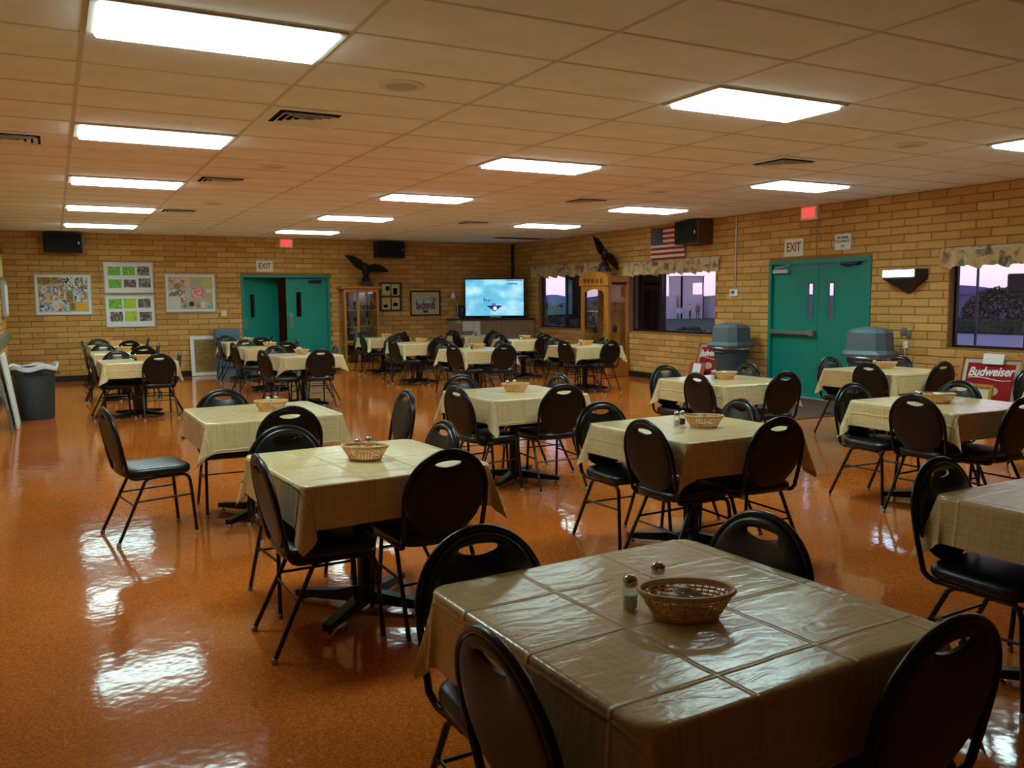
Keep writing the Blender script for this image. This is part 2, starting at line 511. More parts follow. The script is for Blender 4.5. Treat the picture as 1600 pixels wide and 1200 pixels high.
MWR = Matrix(((0, 1, 0, XR), (1, 0, 0, 0), (0, 0, 1, 0), (0, 0, 0, 1)))     # s = Y, depth = +X
MWB = Matrix(((1, 0, 0, 0), (0, 1, 0, YB), (0, 0, 1, 0), (0, 0, 0, 1)))     # s = X, depth = +Y
MWL = Matrix(((0, -1, 0, XL), (1, 0, 0, 0), (0, 0, 1, 0), (0, 0, 0, 1)))    # depth = -X
MWF = Matrix(((1, 0, 0, 0), (0, -1, 0, YF), (0, 0, 1, 0), (0, 0, 0, 1)))
WIN = [(10.12, 12.62, .9, 2.14), (6.49, 9.0, .9, 2.14), (-.45, 2.09, .88, 2.02)]
DOOR_R = (3.28, 5.22, 0, 2.105)
DOOR_B = (3.34, 5.25, 0, 2.105)
wall('wall_right', YF, YB, MWR, WIN + [DOOR_R], 300)
wall('wall_back', XL, XR, MWB, [DOOR_B], 300)
wall('wall_left', YF, YB, MWL, [], 0)
wall('wall_front', XL, XR, MWF, [], 0)

def baseboard(name, segs, M):
    b = MB()
    for a, c in segs: b.box(a, c, -.016, 0, 0, .105, M=M)
    struct(b.build(name, M_BASEB))
baseboard('baseboard_right', [(YF, 3.26), (5.24, YB)], MWR)
baseboard('baseboard_back', [(XL, 3.32), (5.27, XR)], MWB)
baseboard('baseboard_left', [(YF, YB)], MWL)
# dark corner post in the far right corner
tag(MB().cbox(9.83, 9.885, 13.80, 13.865, 0, H - .01, .008).build('corner_post', M_BASEB), 'dark vertical post in the far right corner of the room', 'post')

# ceiling: tee bars, tiles, lights
TX, TY = 1.2192, .6096
LIGHTS = {(0, 5*k - 1) for k in range(5)} | {(3, 5*k - 1) for k in range(5)} | {(6, 5*k - 1) for k in range(4)}
ceil_root = struct(MB().box(XL - .2, XR + .2, YF - .2, YB + .2, H + .012, H + .2).build('ceiling', M_TILE))
cache = {}
j0, j1 = int(math.floor(YF / TY)), int(math.ceil(YB / TY))
ntile = 0
rest = MB()
for i in range(-1, 9):
    for j in range(j0, j1):
        x0, x1 = max(i * TX, XL), min((i+1) * TX, XR); y0, y1 = max(j * TY, YF), min((j+1) * TY, YB)
        if x1 - x0 < .06 or y1 - y0 < .06 or (i, j) in LIGHTS: continue
        w_, d_ = round(x1 - x0 - .02, 3), round(y1 - y0 - .02, 3)
        q = project(((x0+x1)/2, (y0+y1)/2, H))
        vis = q and -200 < q[0] < 1800 and -160 < q[1]
        if vis and ntile < 300:
            if (w_, d_) not in cache: cache[(w_, d_)] = MB().cbox(-w_/2, w_/2, -d_/2, d_/2, 0, .016, .003).mesh('ceiling_tile', M_TILE)
            link('ceiling_tile', cache[(w_, d_)], ceil_root, ((x0+x1)/2, (y0+y1)/2, H + random.uniform(-.0012, .0006)))
            ntile += 1
        else: rest.box(x0 + .01, x1 - .01, y0 + .01, y1 - .01, H, H + .016)
tag(rest.build('tile_field', M_TILE, ceil_root), kind='stuff')
for i in range(0, 9):
    MB().box(i*TX - .012, i*TX + .012, YF, YB, H - .003, H + .012).build('tee_bar', M_TEE, ceil_root)
for j in range(j0 + 1, j1):
    MB().box(XL, XR, j*TY - .012, j*TY + .012, H - .0025, H + .0115).build('tee_bar', M_TEE, ceil_root)

lens_me = MB().cbox(-TX/2 + .05, TX/2 - .05, -TY/2 + .045, TY/2 - .045, -.036, -.006, .010).mesh('diffuser', M_LENS)
fr = MB()
a, bb = TX/2 - .012, TY/2 - .012
for x0, x1, y0, y1 in ((-a, a, -bb, -bb + .035), (-a, a, bb - .035, bb), (-a, -a + .04, -bb + .035, bb - .035), (a - .04, a, -bb + .035, bb - .035)):
    fr.box(x0, x1, y0, y1, -.014, .03)
trim_me = fr.mesh('trim', M_TRIM)
COLN = {0: 'left', 3: 'middle', 6: 'right'}
ORD = ['nearest', 'second', 'third', 'fourth', 'farthest']
for (i, j) in sorted(LIGHTS):
    k = (j + 1) // 5
    o_ = ORD[k] if not (i == 6 and k == 3) else 'farthest'
    t = thing('ceiling_light', f'lit fluorescent ceiling panel, {o_} of the {COLN[i]} row', 'ceiling light', ((i + .5) * TX, (j + .5) * TY, H), 0, 'fluorescent ceiling panels')
    link('trim', trim_me, t); link('diffuser', lens_me, t)
    ld = bpy.data.lights.new('fixture_light', 'AREA'); ld.shape = 'RECTANGLE'; ld.size = TX - .12; ld.size_y = TY - .11
    ld.energy = LAMP_W; ld.color = (.69, 1.0, .99); ld.spread = R_(135)
    lo = bpy.data.objects.new('fixture_light', ld); COL.objects.link(lo); lo.parent = t; lo.location = (0, 0, -.041)

# ceiling vents and round speakers
def vent(x, y, label):
    t = thing('ceiling_vent', label, 'vent', (x, y, H - .003), 0, 'square ceiling air vents')
    b = MB()
    for h0, h1, z0, z1 in ((.296, .225, -.006, 0),): 
        b.box(-h0, h0, -h0, -h1, z0, z1).box(-h0, h0, h1, h0, z0, z1).box(-h0, -h1, -h1, h1, z0, z1).box(h1, h0, -h1, h1, z0, z1)
    b.build('frame', M_VENT, t)
    MB().box(-.225, .225, -.225, .225, -.004, .0).build('backing', M_DARK, t)
    for r0 in (.205, .155, .105, .055):
        c = MB(); ri = r0 - .034
        o4 = [(-r0, -r0), (r0, -r0), (r0, r0), (-r0, r0)]; i4 = [(-ri, -ri), (ri, -ri), (ri, ri), (-ri, ri)]
        vs = [(x_, y_, -.028) for x_, y_ in o4] + [(x_, y_, -.006) for x_, y_ in i4] + [(x_, y_, -.025) for x_, y_ in o4] + [(x_, y_, -.003) for x_, y_ in i4]
        fs = []
        for q in range(4):
            p = (q + 1) % 4
            fs += [(q, p, 4 + p, 4 + q), (8 + q, 12 + q, 12 + p, 8 + p), (q, 8 + q, 8 + p, p), (4 + q, 4 + p, 12 + p, 12 + q)]
        c.add(vs, fs).build('louver', M_VENT, t)
for side, xc, ds in (('left', 1.525, 'beside the left light row'), ('right', 6.4, 'between the middle and right light rows')):
    for k, yc in enumerate((1.525, 5.18, 8.84)):
        vent(xc, yc, f'{("near", "middle", "far")[k]} square louvered ceiling vent {ds}')
vent(-.45, 3.35, 'square ceiling vent at the left picture edge')
strip = thing('ceiling_return_grille', 'dark slot grille in ceiling above the television corner', 'grille', (9.0, 11.9, H - .004), 0)
MB().box(-.6, .6, -.14, .14, -.006, 0).build('frame', M_TEE, strip)
MB().box(-.58, .58, -.12, .12, -.009, -.006).build('opening', M_DARK, strip)
for q in range(4): MB().box(-.58, .58, -.10 + q*.06, -.09 + q*.06, -.016, -.009).build('slat', M_BASEB, strip)
SPK = [(1.83, .305, 'nearest round ceiling speaker left of the middle lights'), (1.83, 3.96, 'second round ceiling speaker left of the middle lights'), (1.83, 7.62, 'farthest round ceiling speaker left of the middle lights'),
       (6.71, .305, 'nearest round ceiling speaker near the right wall'), (6.71, 3.96, 'far round ceiling speaker before the right wall')]
M_SPKG = mat('speaker_grille', (206, 196, 174), .7, bump=.3, bscale=250)
M_SPKR = mat('speaker_ring', (234, 228, 214), .6)
for x, y, lb in SPK:
    t = thing('ceiling_speaker', lb, 'speaker', (x, y, H - .001), 0, 'round ceiling speakers')
    MB().lathe([(.15, 0), (.148, -.008), (.13, -.012), (.105, -.012), (.10, -.004)], 32, capb=False, capt=False).build('ring', M_SPKR, t, 50)
    MB().lathe([(.104, -.006), (.08, -.012), (.04, -.015), (.002, -.016)], 32, capb=False).build('grille', M_SPKG, t, 60)

# ------------------------------------------------------------------ chairs
TA = R_(11)
def bk(x, s, off=0.):      # a point on the tilted back, off = towards the sitter
    return (x, -.20 - s * math.sin(TA) + off * math.cos(TA), .45 + s * math.cos(TA) + off * math.sin(TA))
def back_half(front):
    N = 56; cs, ea, eb = .205, .193, .203; hc = .360
    ts = [0, .05, .14, .3, .5, .7, .86, .95, 1]
    prof_f = [.006, .010, .016, .021, .024, .022, .017, .011, .004]
    prof_b = [-.004, -.007, -.010, -.012, -.012, -.012, -.011, -.008, -.003]
    prof = prof_f if front else prof_b
    vs = []; fs = []
    for sgn in (0, 1):
        for t, pf in zip(ts, prof):
            for j in range(N):
                a = 2 * PI * j / N; ca, sa = math.cos(a), math.sin(a)
                hx = .066 * ca; hs = hc + (.011 if sa > 0 else .021) * sa * (1 - .15 * abs(ca))
                # outer: ray from hole centre to ellipse
                dx, ds = ca, sa
                A = (dx/ea)**2 + (ds/eb)**2; B = 2 * (hc - cs) * ds / eb**2; C = ((hc - cs)/eb)**2 - 1
                k = (-B + math.sqrt(B*B - 4*A*C)) / (2*A)
                ox, os_ = dx * k, hc + ds * k
                x, s = hx + (ox - hx) * t, hs + (os_ - hs) * t
                vs.append(bk(x, s, pf if sgn else 0))
    K = len(ts)
    for sgn in (0, 1):
        for i in range(K - 1):
            for j in range(N):
                q = sgn * K * N
                fs.append((q + i*N + j, q + i*N + (j+1) % N, q + (i+1)*N + (j+1) % N, q + (i+1)*N + j))
    for i in (0, K - 1):
        for j in range(N):
            fs.append((i*N + j, i*N + (j+1) % N, K*N + i*N + (j+1) % N, K*N + i*N + j))
    return MB().add(vs, fs)

def make_chair():
    t = thing('dining_chair', 'chair', 'chair', (0, 0, 0), 0, 'oval-back dining chairs')
    # seat cushion
    N = 36; vs = []; fs = []
    rings = [(.416, .90), (.420, .97), (.434, 1.0), (.450, 1.0), (.463, .975), (.472, .90), (.478, .70), (.481, .40), (.482, .12)]
    for z, k in rings:
        for j in range(N):
            a = 2 * PI * j / N; ca, sa = math.cos(a), math.sin(a); e_ = .42
            y = .212 * abs(sa)**e_ * (1 if sa > 0 else -1)
            x = (.205 + .06 * y) * abs(ca)**e_ * (1 if ca > 0 else -1)
            vs.append((x * k, y * k, z))
    for i in range(len(rings) - 1):
        for j in range(N): fs.append((i*N + j, i*N + (j+1) % N, (i+1)*N + (j+1) % N, (i+1)*N + j))
    fs.append(tuple(range(N))[::-1]); fs.append(tuple((len(rings)-1)*N + j for j in range(N)))
    MB().add(vs, fs).build('seat', M_VINYL, t, 60)
    back_half(True).build('backrest', M_VINYL, t, 60)
    back_half(False).build('back_shell', M_SHELL, t, 50)
    # hoop running round the back and under the seat
    P = []
    side = [(.0, .412), (-.10, .410), (-.150, .411), (-.178, .420), (-.194, .440), (-.203, .47)]
    L = [(-.185, y, z) for y, z in side[:2]] + [(-.19, y, z) for y, z in side[2:4]] + [(-.197, y, z) for y, z in side[4:]]
    L += [bk(-.202, .10), bk(-.204, .16)]
    arc = []
    for j in range(0, 25):
        a = PI - PI * j / 24
        arc.append(bk(.204 * math.cos(a), .205 + .211 * math.sin(a)))
    Rr = [(-x, y, z) for x, y, z in reversed(L)]
    MB().tube(L + arc + Rr, .0115, 8).build('back_frame', M_HOOP, t, 60)
    for s in (-1, 1):
        MB().tube([(s*.196, .215, .012), (s*.190, .195, .28), (s*.187, .187, .36), (s*.185, .178, .388), (s*.183, .160, .404), (s*.181, .13, .409), (s*.181, -.06, .409)], .0108, 8).build('leg', M_TUBE, t, 60)
        MB().tube([(s*.181, -.03, .409), (s*.183, -.075, .403), (s*.186, -.097, .385), (s*.208, -.275, .012)], .0108, 8).build('leg', M_TUBE, t, 60)
        MB().tube([(s*.190, .196, .27), (s*.195, -.154, .265)], .0065, 6).build('stretcher', M_TUBE, t, 60)
        MB().lathe([(.014, 0), (.014, .02), (.011, .024)], 8, s*.196, .215).build('glide', M_GLIDE, t, 40)
        MB().lathe([(.014, 0), (.014, .02), (.011, .024)], 8, s*.208, -.275).build('glide', M_GLIDE, t, 40)
    MB().tube([(-.181, .10, .402), (.181, .10, .402)], .008, 6).tube([(-.181, -.06, .402), (.181, -.06, .402)], .008, 6).build('seat_frame', M_TUBE, t, 60)
    MB().tube([(-.196, -.165, .24), (.196, -.165, .24)], .0062, 6).build('stretcher', M_TUBE, t, 60)
    return t
chair0 = make_chair()
used = [False]
FACE = {'L': -PI/2, 'F': 0., 'R': PI/2, 'B': PI}
SIDE = {'L': 'left', 'F': 'near', 'R': 'right', 'B': 'far'}
def place_chair(cx, cy, side, top, jit, label):
    rz = FACE[side] + jit
    bx, by = -.28 * -math.sin(rz), -.28 * math.cos(rz)
    loc = (cx + top[0] - bx, cy + top[1] - by, 0)
    if not used[0]:
        used[0] = True
        chair0.location = loc; chair0.rotation_euler = (0, 0, rz); chair0['label'] = label
        return chair0
    return copy_tree(chair0, loc, rz, label)

# ------------------------------------------------------------------ tables
E2, RC, TOP = .457, .05, .75
def cloth_mesh(seed, half=.655):
    rnd = random.Random(seed)
    hl = [0, .05, .1, .15, .2, .25, .3, .35, .38, .407, .425, .44, .45, .457, .463, .472, .485, .505, .53, .555, .58, .605, .63, half]
    L = [-x for x in hl[:0:-1]] + hl
    n = len(L); vs = []; uvs = []
    ph = [rnd.uniform(0, 6.28) for _ in range(8)]
    du_, dv_ = rnd.uniform(-.012, .012), rnd.uniform(-.012, .012)
    core = E2 - RC; r0 = .010
    for v0 in L:
        for u0 in L:
            u, v = u0 + du_, v0 + dv_
            qx, qy = max(-core, min(core, u)), max(-core, min(core, v))
            dx, dy = u - qx, v - qy; d = math.hypot(dx, dy)
            z = TOP + .0015 * math.sin(9*u + ph[0]) * math.sin(8*v + ph[1])
            if d <= RC: vs.append((u, v, z)); uvs.append((u0, v0)); continue
            nx, ny = dx / d, dy / d; r = d - RC
            phi = math.atan2(abs(ny), abs(nx)); wgt = math.sin(2 * phi)
            quad = (0 if u > 0 else 1) + (0 if v > 0 else 2)
            along = v if abs(nx) > abs(ny) else u
            fold = .05 + .035 * math.sin(7 * along + ph[2 + quad]) * (1 - wgt) + wgt * (.14 + .13 * math.cos(8 * (phi - PI/4) + .8 * math.sin(ph[quad])))
            if r < r0 * PI / 2:
                a = r / r0; out = r0 * math.sin(a); drop = r0 * (1 - math.cos(a))
            else:
                rr = r - r0 * PI / 2; f = max(.01, fold); out = r0 + rr * f; drop = r0 + rr * math.sqrt(max(.2, 1 - f * f))
            bx, by = qx + nx * RC, qy + ny * RC
            # corner folds swing sideways a little
            tx, ty = -ny, nx
            sw = wgt * .05 * r / .3 * math.sin(4 * (phi - PI/4) + ph[quad])
            vs.append((bx + nx * out + tx * sw, by + ny * out + ty * sw, TOP - drop)); uvs.append((u0, v0))
    fs = [(j*n + i, j*n + i + 1, (j+1)*n + i + 1, (j+1)*n + i) for j in range(n - 1) for i in range(n - 1)]
    me = bpy.data.meshes.new('tablecloth'); me.from_pydata(vs, [], fs); me.materials.append(M_CLOTH)
    ul = me.uv_layers.new(name='cloth')
    for p in me.polygons:
        for li, vi in zip(p.loop_indices, p.vertices): ul.data[li].uv = uvs[vi]
    me.shade_smooth()
    return me
CLOTHS = [cloth_mesh(s) for s in (1, 2, 3, 4)]

def make_table():
    t = thing('dining_table', 'table', 'table', (0, 0, 0), 0, 'square pedestal tables')
    MB().cbox(-.45, .45, -.45, .45, .712, .744, .008).build('tabletop', M_TOP, t)
    MB().lathe([(.045, .03), (.045, .70), (.05, .705), (.05, .712)], 20).build('post', M_POST, t, 40)
    MB().cbox(-.2, .2, -.2, .2, .700, .712, .003).build('mounting_plate', M_POST, t)
    for k in range(4):
        a = k * PI / 2 + R_(40); Mx = Matrix.Rotation(a, 4, 'Z')
        vs = [(0, -.03, .03), (.40, -.022, .022), (.40, .022, .022), (0, .03, .03), (0, -.03, .095), (.40, -.022, .055), (.40, .022, .055), (0, .03, .095)]
        MB().add(vs, [(0,3,2,1),(4,5,6,7),(0,1,5,4),(1,2,6,5),(2,3,7,6),(3,0,4,7)], M=Mx).build('foot', M_POST, t)
        MB().lathe([(.016, 0), (.016, .008), (.006, .010), (.006, .024)], 10, .37 * math.cos(a), .37 * math.sin(a)).build('glide', M_CHROME, t, 40)
    return t
def make_basket():
    t = thing('bread_basket', 'basket', 'basket', (0, 0, 0), 0, 'oval wicker baskets')
    at_, bt, ab, bb_, h = .115, .076, .078, .048, .066
    def ring(f, n, ph=0): return [((ab + (at_-ab)*f) * math.cos(2*PI*j/n + ph), (bb_ + (bt-bb_)*f) * math.sin(2*PI*j/n + ph), .004 + (h-.004)*f) for j in range(n)]
    NS = 36
    b = MB(); lo, hi = ring(0, NS), ring(1, NS)
    for p, q in zip(lo, hi): b.tube([p, q], .0020, 4)
    b.build('stakes', M_WICK, t)
    b = MB()
    for r in range(7):
        f = .08 + r * .135; n = NS * 2; pts = []
        for j in range(n):
            a = 2*PI*j/n; o = 0 if j % 2 else (.0026 if (j // 2 + r) % 2 else -.0026)
            k = 1 + o / .09
            pts.append(((ab + (at_-ab)*f) * math.cos(a) * k, (bb_ + (bt-bb_)*f) * math.sin(a) * k, .004 + (h-.004)*f))
        b.tube(pts, .0027, 4, closed=True)
    b.build('weave', M_WICK, t, 60)
    MB().tube(ring(1.02, 40), .0065, 6, closed=True).build('rim', M_WICKR, t, 60)
    MB().lathe([(1, 0), (1, .006)], 28, sx=ab + .003, sy=bb_ + .003).build('base', M_WICK, t, 40)
    return t
def make_shaker(kind):
    t = thing(kind + '_shaker', kind, 'shaker', (0, 0, 0), 0, 'glass salt and pepper shakers')
    MB().lathe([(.017, 0), (.021, .004), (.021, .04), (.018, .056), (.015, .062)], 12, capt=False).build('jar', M_JAR, t, 30)
    MB().lathe([(.015, .003), (.0185, .006), (.0185, .036), (.017, .038)], 12).build('contents', M_SALT if kind == 'salt' else M_PEPPER, t, 40)
    MB().lathe([(.0175, .059), (.0185, .061), (.0185, .074), (.016, .082), (.008, .087), (.001, .088)], 16).build('cap', M_CHROME, t, 50)
    return t
def napkin_mesh(seed):
    rnd = random.Random(seed); b = MB()
    for k in range(3):
        a = rnd.uniform(-.5, .5); M = Matrix.Translation((rnd.uniform(-.03, .03), rnd.uniform(-.02, .02), .012 + k*.012)) @ Matrix.Rotation(a, 4, 'Z') @ Matrix.Rotation(rnd.uniform(-.5, .5), 4, 'X') @ Matrix.Rotation(rnd.uniform(.1, .7), 4, 'Y')
        n = 5; vs = []; fs = []
        for sg in (0, 1):
            for i in range(n):
                for j in range(n):
                    x, y = -.045 + .09*i/(n-1), -.03 + .06*j/(n-1)
                    vs.append((x, y, .006*math.sin(60*x + k) * math.cos(50*y) + sg*.003))
        for sg in (0, 1):
            for i in range(n-1):
                for j in range(n-1):
                    q = sg*n*n + i*n + j; fs.append((q, q+1, q+n+1, q+n))
        for i in range(n-1):
            for (p, q) in ((i*n, (i+1)*n), (i*n+n-1, (i+1)*n+n-1), (i, i+1), ((n-1)*n+i, (n-1)*n+i+1)): fs.append((p, q, q+n*n, p+n*n))
        b.add(vs, fs, M=M)
    return b.mesh('folded_napkin', M_PAPER, 50)
NAP = [napkin_mesh(s) for s in (3, 8)]

PROTO = {}
def inst(kind, maker, loc, rz, label):
    if kind not in PROTO:
        PROTO[kind] = o = maker(); o.location = loc; o.rotation_euler = (0, 0, rz); o['label'] = label
        return o
    return copy_tree(PROTO[kind], loc, rz, label)

STD = dict(L=(-.58, -.26), F=(.17, -.585), B=(-.28, .56), R=(.57, .25))
# id: centre x, y, table turn in degrees, phrase, chair overrides (top of back relative to centre, extra turn), basket offset, napkin, shakers
TABLES = [
 ('A', 1.14, -3.32, 3, 'the nearest table', dict(L=(-.61,-.18), F=(.28,-.585), B=(-.28,.56), R=(.57,.26)), (-.017,-.075), 1, ((-.105,.035),(.02,.085))),
 ('B', 1.11, -.96, 4, 'the table directly behind the nearest one', dict(L=(-.57,-.26), F=(.21,-.57), B=(-.26,.56), R=(.57,.29)), (.0,-.02), 0, ((.0,.09),(.07,.13))),
 ('C', 1.07, 1.22, 1, 'the left table with two chairs pulled out', dict(L=(-1.03,-.20,.17), F=(.02,-.78), B=(-.17,.56), R=(1.03,-.22,.0)), (.07,.0), 1, ((.07,.10),(.13,.12))),
 ('D', 3.20, 1.37, 2, 'the table in the middle of the picture', dict(L=(-.68,-.30,.12), F=(.11,-.64), B=(-.24,.57), R=(.58,.20)), (.03,.03), 0, ((.0,.12),(.08,.14))),
 ('E', 3.21, -.93, 2, 'the table right of centre, second row', dict(L=(-.58,-.27), F=(.14,-.58), B=(-.31,.56), R=(.57,.19)), (.03,-.06), 1, ((-.08,.06),(-.02,.08))),
 ('F', 5.47, 1.30, 2, 'the table before the left hooded bin', dict(L=(-.61,-.30), F=(.15,-.64), B=(-.29,.56), R=(.58,.29)), (.02,.02), 1, ((-.10,.06),(-.05,.09))),
 ('G', 7.69, 1.25, 0, 'the table nearest the right exit doors', dict(L=(-.59,-.25), F=(.17,-.57), B=(-.23,.57), R=(.59,.28)), (.1,.08), 1, ((-.02,.14),(.04,.17))),
 ('H', 5.54, -.95, -2, 'the table before the tall red sign', dict(L=(-.59,-.2), B=(-.31,.56), R=(.57,.25), F=(-.10,-.67)), (-.05,.0), 1, ((-.19,.05),(-.15,.10))),
 ('I', 3.29, -3.29, 1, 'the table cut off by the right edge', dict(B=(-.30,.56)), (.0,.0), 0, ((-.1,.1),(-.04,.12))),
 ('J', .76, 7.60, 2, 'the nearest table of the far left row', dict(F=(.22,-.60), L=(-.58,-.10), B=(-.21,.58), R=(.57,.10)), (.06,.05), 0, ((-.08,.0),(-.02,.03))),
 ('K', .74, 10.02, -1, 'the middle table of the far left row', dict(F=(.26,-.57), B=(-.25,.62)), (.03,.1), 0, ((-.06,.14),(.0,.16))),
 ('L', .79, 12.30, 2, 'the last table of the far left row', dict(), (.0,.1), 0, ((.0,.18),(.08,.2))),
 ('M', 3.02, 7.62, 3, 'the nearest table before the far green doors', dict(F=(.05,-.78), L=(-.70,-.48,.2)), (.0,.1), 1, ((-.05,.18),(.02,.2))),
 ('N', 3.05, 10.08, -2, 'the middle table before the far green doors', dict(L=(-.68,-.45,.15)), (.04,.1), 0, ((.02,.2),(.08,.2))),
 ('O', 3.10, 12.30, 2, 'the last table before the far green doors', dict(), (.05,.1), 0, ((.03,.2),(.1,.2))),
 ('P', 5.75, 7.40, 3, 'the nearest table of the trophy case row', dict(L=(-.60,-.40,.15), F=(.10,-.80,-.1), R=(.62,.35)), (.08,.1), 0, ((-.10,.05),(-.05,.07))),
 ('Q', 5.75, 9.90, 0, 'the middle table of the trophy case row', dict(L=(-.66,-.40,.1)), (.1,.1), 0, ((.06,.2),(.12,.2))),
 ('R', 5.95, 12.35, -2, 'the last table of the trophy case row', dict(), (.1,.1), 0, ((.06,.2),(.12,.2))),
 ('S', 7.75, 7.30, 2, 'the table before the curio cabinet', dict(F=(.0,-.80,.1)), (.1,.1), 0, ((.0,.18),(.06,.2))),
 ('T', 7.95, 9.85, -3, 'the table below the first window', dict(), (.1,.1), 1, ((-.02,.05),(.0,.12))),
 ('U', 7.95, 12.05, 2, 'the last table by the television stand', dict(), (.0,.1), 0, ((.06,.2),(.12,.2))),
 ('V', 7.78, -.93, 2, 'the table mostly outside the right edge', dict(), (.0,.0), 0, ((.06,.2),(.12,.2))),
]
rj = random.Random(11)
for ti, (tid, cx, cy, rot, ph, over, bo, nap, shk) in enumerate(TABLES):
    rz = R_(rot)
    inst('table', make_table, (cx, cy, 0), rz, 'square table on a black pedestal base, ' + ph)
    cl = link('tablecloth', CLOTHS[ti % 4], None, (cx, cy, 0), rz + (ti // 4 % 4) * PI / 2)
    tag(cl, 'tan woven-look cloth draped over ' + ph, 'tablecloth', 'tan tablecloths')
    for sd in 'LFRB':
        o = over.get(sd, STD[sd])
        jit = (o[2] if len(o) > 2 else rj.uniform(-.06, .06)) + rz * .5
        place_chair(cx, cy, sd, o[:2], jit, f'black oval-back chair on the {SIDE[sd]} side of ' + ph)
    if tid not in 'UV':
        inst('basket', make_basket, (cx + bo[0], cy + bo[1], TOP + .002), -.48 + rj.uniform(-.25, .25), 'oval wicker basket on ' + ph)
        if nap:
            q = link('folded_napkin', NAP[ti % 2], None, (cx + bo[0] + .01, cy + bo[1], TOP + .026), rj.uniform(-.6, .3))
            tag(q, 'white folded napkin in the basket on ' + ph, 'napkin', 'napkins in the baskets')
    for kind, so in zip(('salt', 'pepper'), shk):
        inst(kind, lambda kind=kind: make_shaker(kind), (cx + so[0], cy + so[1], TOP + .002), 0, f'chrome-capped {kind} shaker on ' + ph)

# ------------------------------------------------------------------ windows
def window(n, o, mull):
    y0, y1, z0, z1 = o
    b = MB(); x0, x1 = XR + .10, XR + .15
    fw_ = .035
    b.box(x0, x1, y0, y1, z0, z0 + fw_).box(x0, x1, y0, y1, z1 - fw_, z1).box(x0, x1, y0, y0 + fw_, z0 + fw_, z1 - fw_).box(x0, x1, y1 - fw_, y1, z0 + fw_, z1 - fw_)
    root = struct(b.build(f'window_{n}', mat('bronze_frame', (30, 27, 26), .4, metal=.3)))
    ym = y0 + (y1 - y0) * mull
    MB().box(x0, x1, ym - .02, ym + .02, z0 + fw_, z1 - fw_).build('mullion', MATS['bronze_frame'], root)
    for a, c in ((y0 + fw_, ym - .02), (ym + .02, y1 - fw_)):
        MB().box(x0 + .02, x0 + .026, a, c, z0 + fw_, z1 - fw_).build('pane', M_GLASS, root)
    return root
window(1, WIN[0], .57); window(2, WIN[1], .62); window(3, WIN[2], .16)

def valance_material():
    M = bpy.data.materials.new('floral_valance'); M.use_nodes = True
    n = M.node_tree.nodes; l = M.node_tree.links; b = n['Principled BSDF']
    g = n.new('ShaderNodeNewGeometry')
    nz = n.new('ShaderNodeTexNoise'); nz.inputs['Scale'].default_value = 5.5; nz.inputs['Detail'].default_value = 3; nz.inputs['Distortion'].default_value = .9
    l.new(g.outputs['Position'], nz.inputs[0])
    rp = n.new('ShaderNodeValToRGB'); el = rp.color_ramp.elements
    el[0].position = .30; el[0].color = (*lin((92, 100, 80)), 1)
    el[1].position = .72; el[1].color = (*lin((150, 96, 92)), 1)
    for p, c in ((.40, (150, 140, 104)), (.47, (206, 176, 128)), (.56, (214, 184, 138)), (.64, (190, 140, 100))):
        q = el.new(p); q.color = (*lin(c), 1)
    l.new(nz.outputs[0], rp.inputs[0]); l.new(rp.outputs[0], b.inputs['Base Color'])
    b.inputs['Roughness'].default_value = .9
    return M
M_VAL = valance_material()
def valance(y0, y1, z0, z1, label, seed):
    rnd = random.Random(seed)
    t = thing('valance', label, 'valance', (XR, (y0 + y1) / 2, z0), 0, 'floral window valances')
    n = int((y1 - y0) * 40); vs = []; fs = []; W_ = y1 - y0
    p1, p2 = rnd.uniform(0, 6), rnd.uniform(0, 6)
    rows = 5; x = 0
    for i in range(n + 1):
        y = -W_/2 + W_ * i / n; gat = math.sin(y * 34 + p1 + .9 * math.sin(y * 7 + p2))
        hem = .018 * math.sin(y * 17 + p2) + .012 * math.sin(y * 34 + p1)
        for r in range(rows):
            f = r / (rows - 1)
            z = (z1 - z0) * f + hem * (1 - f)
            vs.append((-.05 - (.026 * (1 - f) + .010) * gat - .012 * (1 - f), y, z))
    m_ = len(vs)
    for i in range(n):
        for r in range(rows - 1): fs.append((i*rows + r, (i+1)*rows + r, (i+1)*rows + r + 1, i*rows + r + 1))
    MB().add(vs, fs).build('fabric', M_VAL, t, 60, recalc=False)
    MB().tube([(-.045, -W_/2 - .05, z1 - z0 - .03), (-.045, W_/2 + .05, z1 - z0 - .03)], .009, 8).build('rod', M_ALU, t, 60)
    for s in (-1, 1): MB().box(-.05, -.012, s*(W_/2 + .03) - .008, s*(W_/2 + .03) + .008, z1 - z0 - .045, z1 - z0 - .015).build('bracket', M_ALU, t)
valance(10.0, 12.88, 2.04, 2.30, 'gathered floral valance above the window left of the curio cabinet', 1)
valance(6.37, 9.12, 1.985, 2.25, 'gathered floral valance above the window under the flag', 2)
valance(-.5, 2.21, 1.90, 2.145, 'gathered floral valance above the rightmost window', 3)

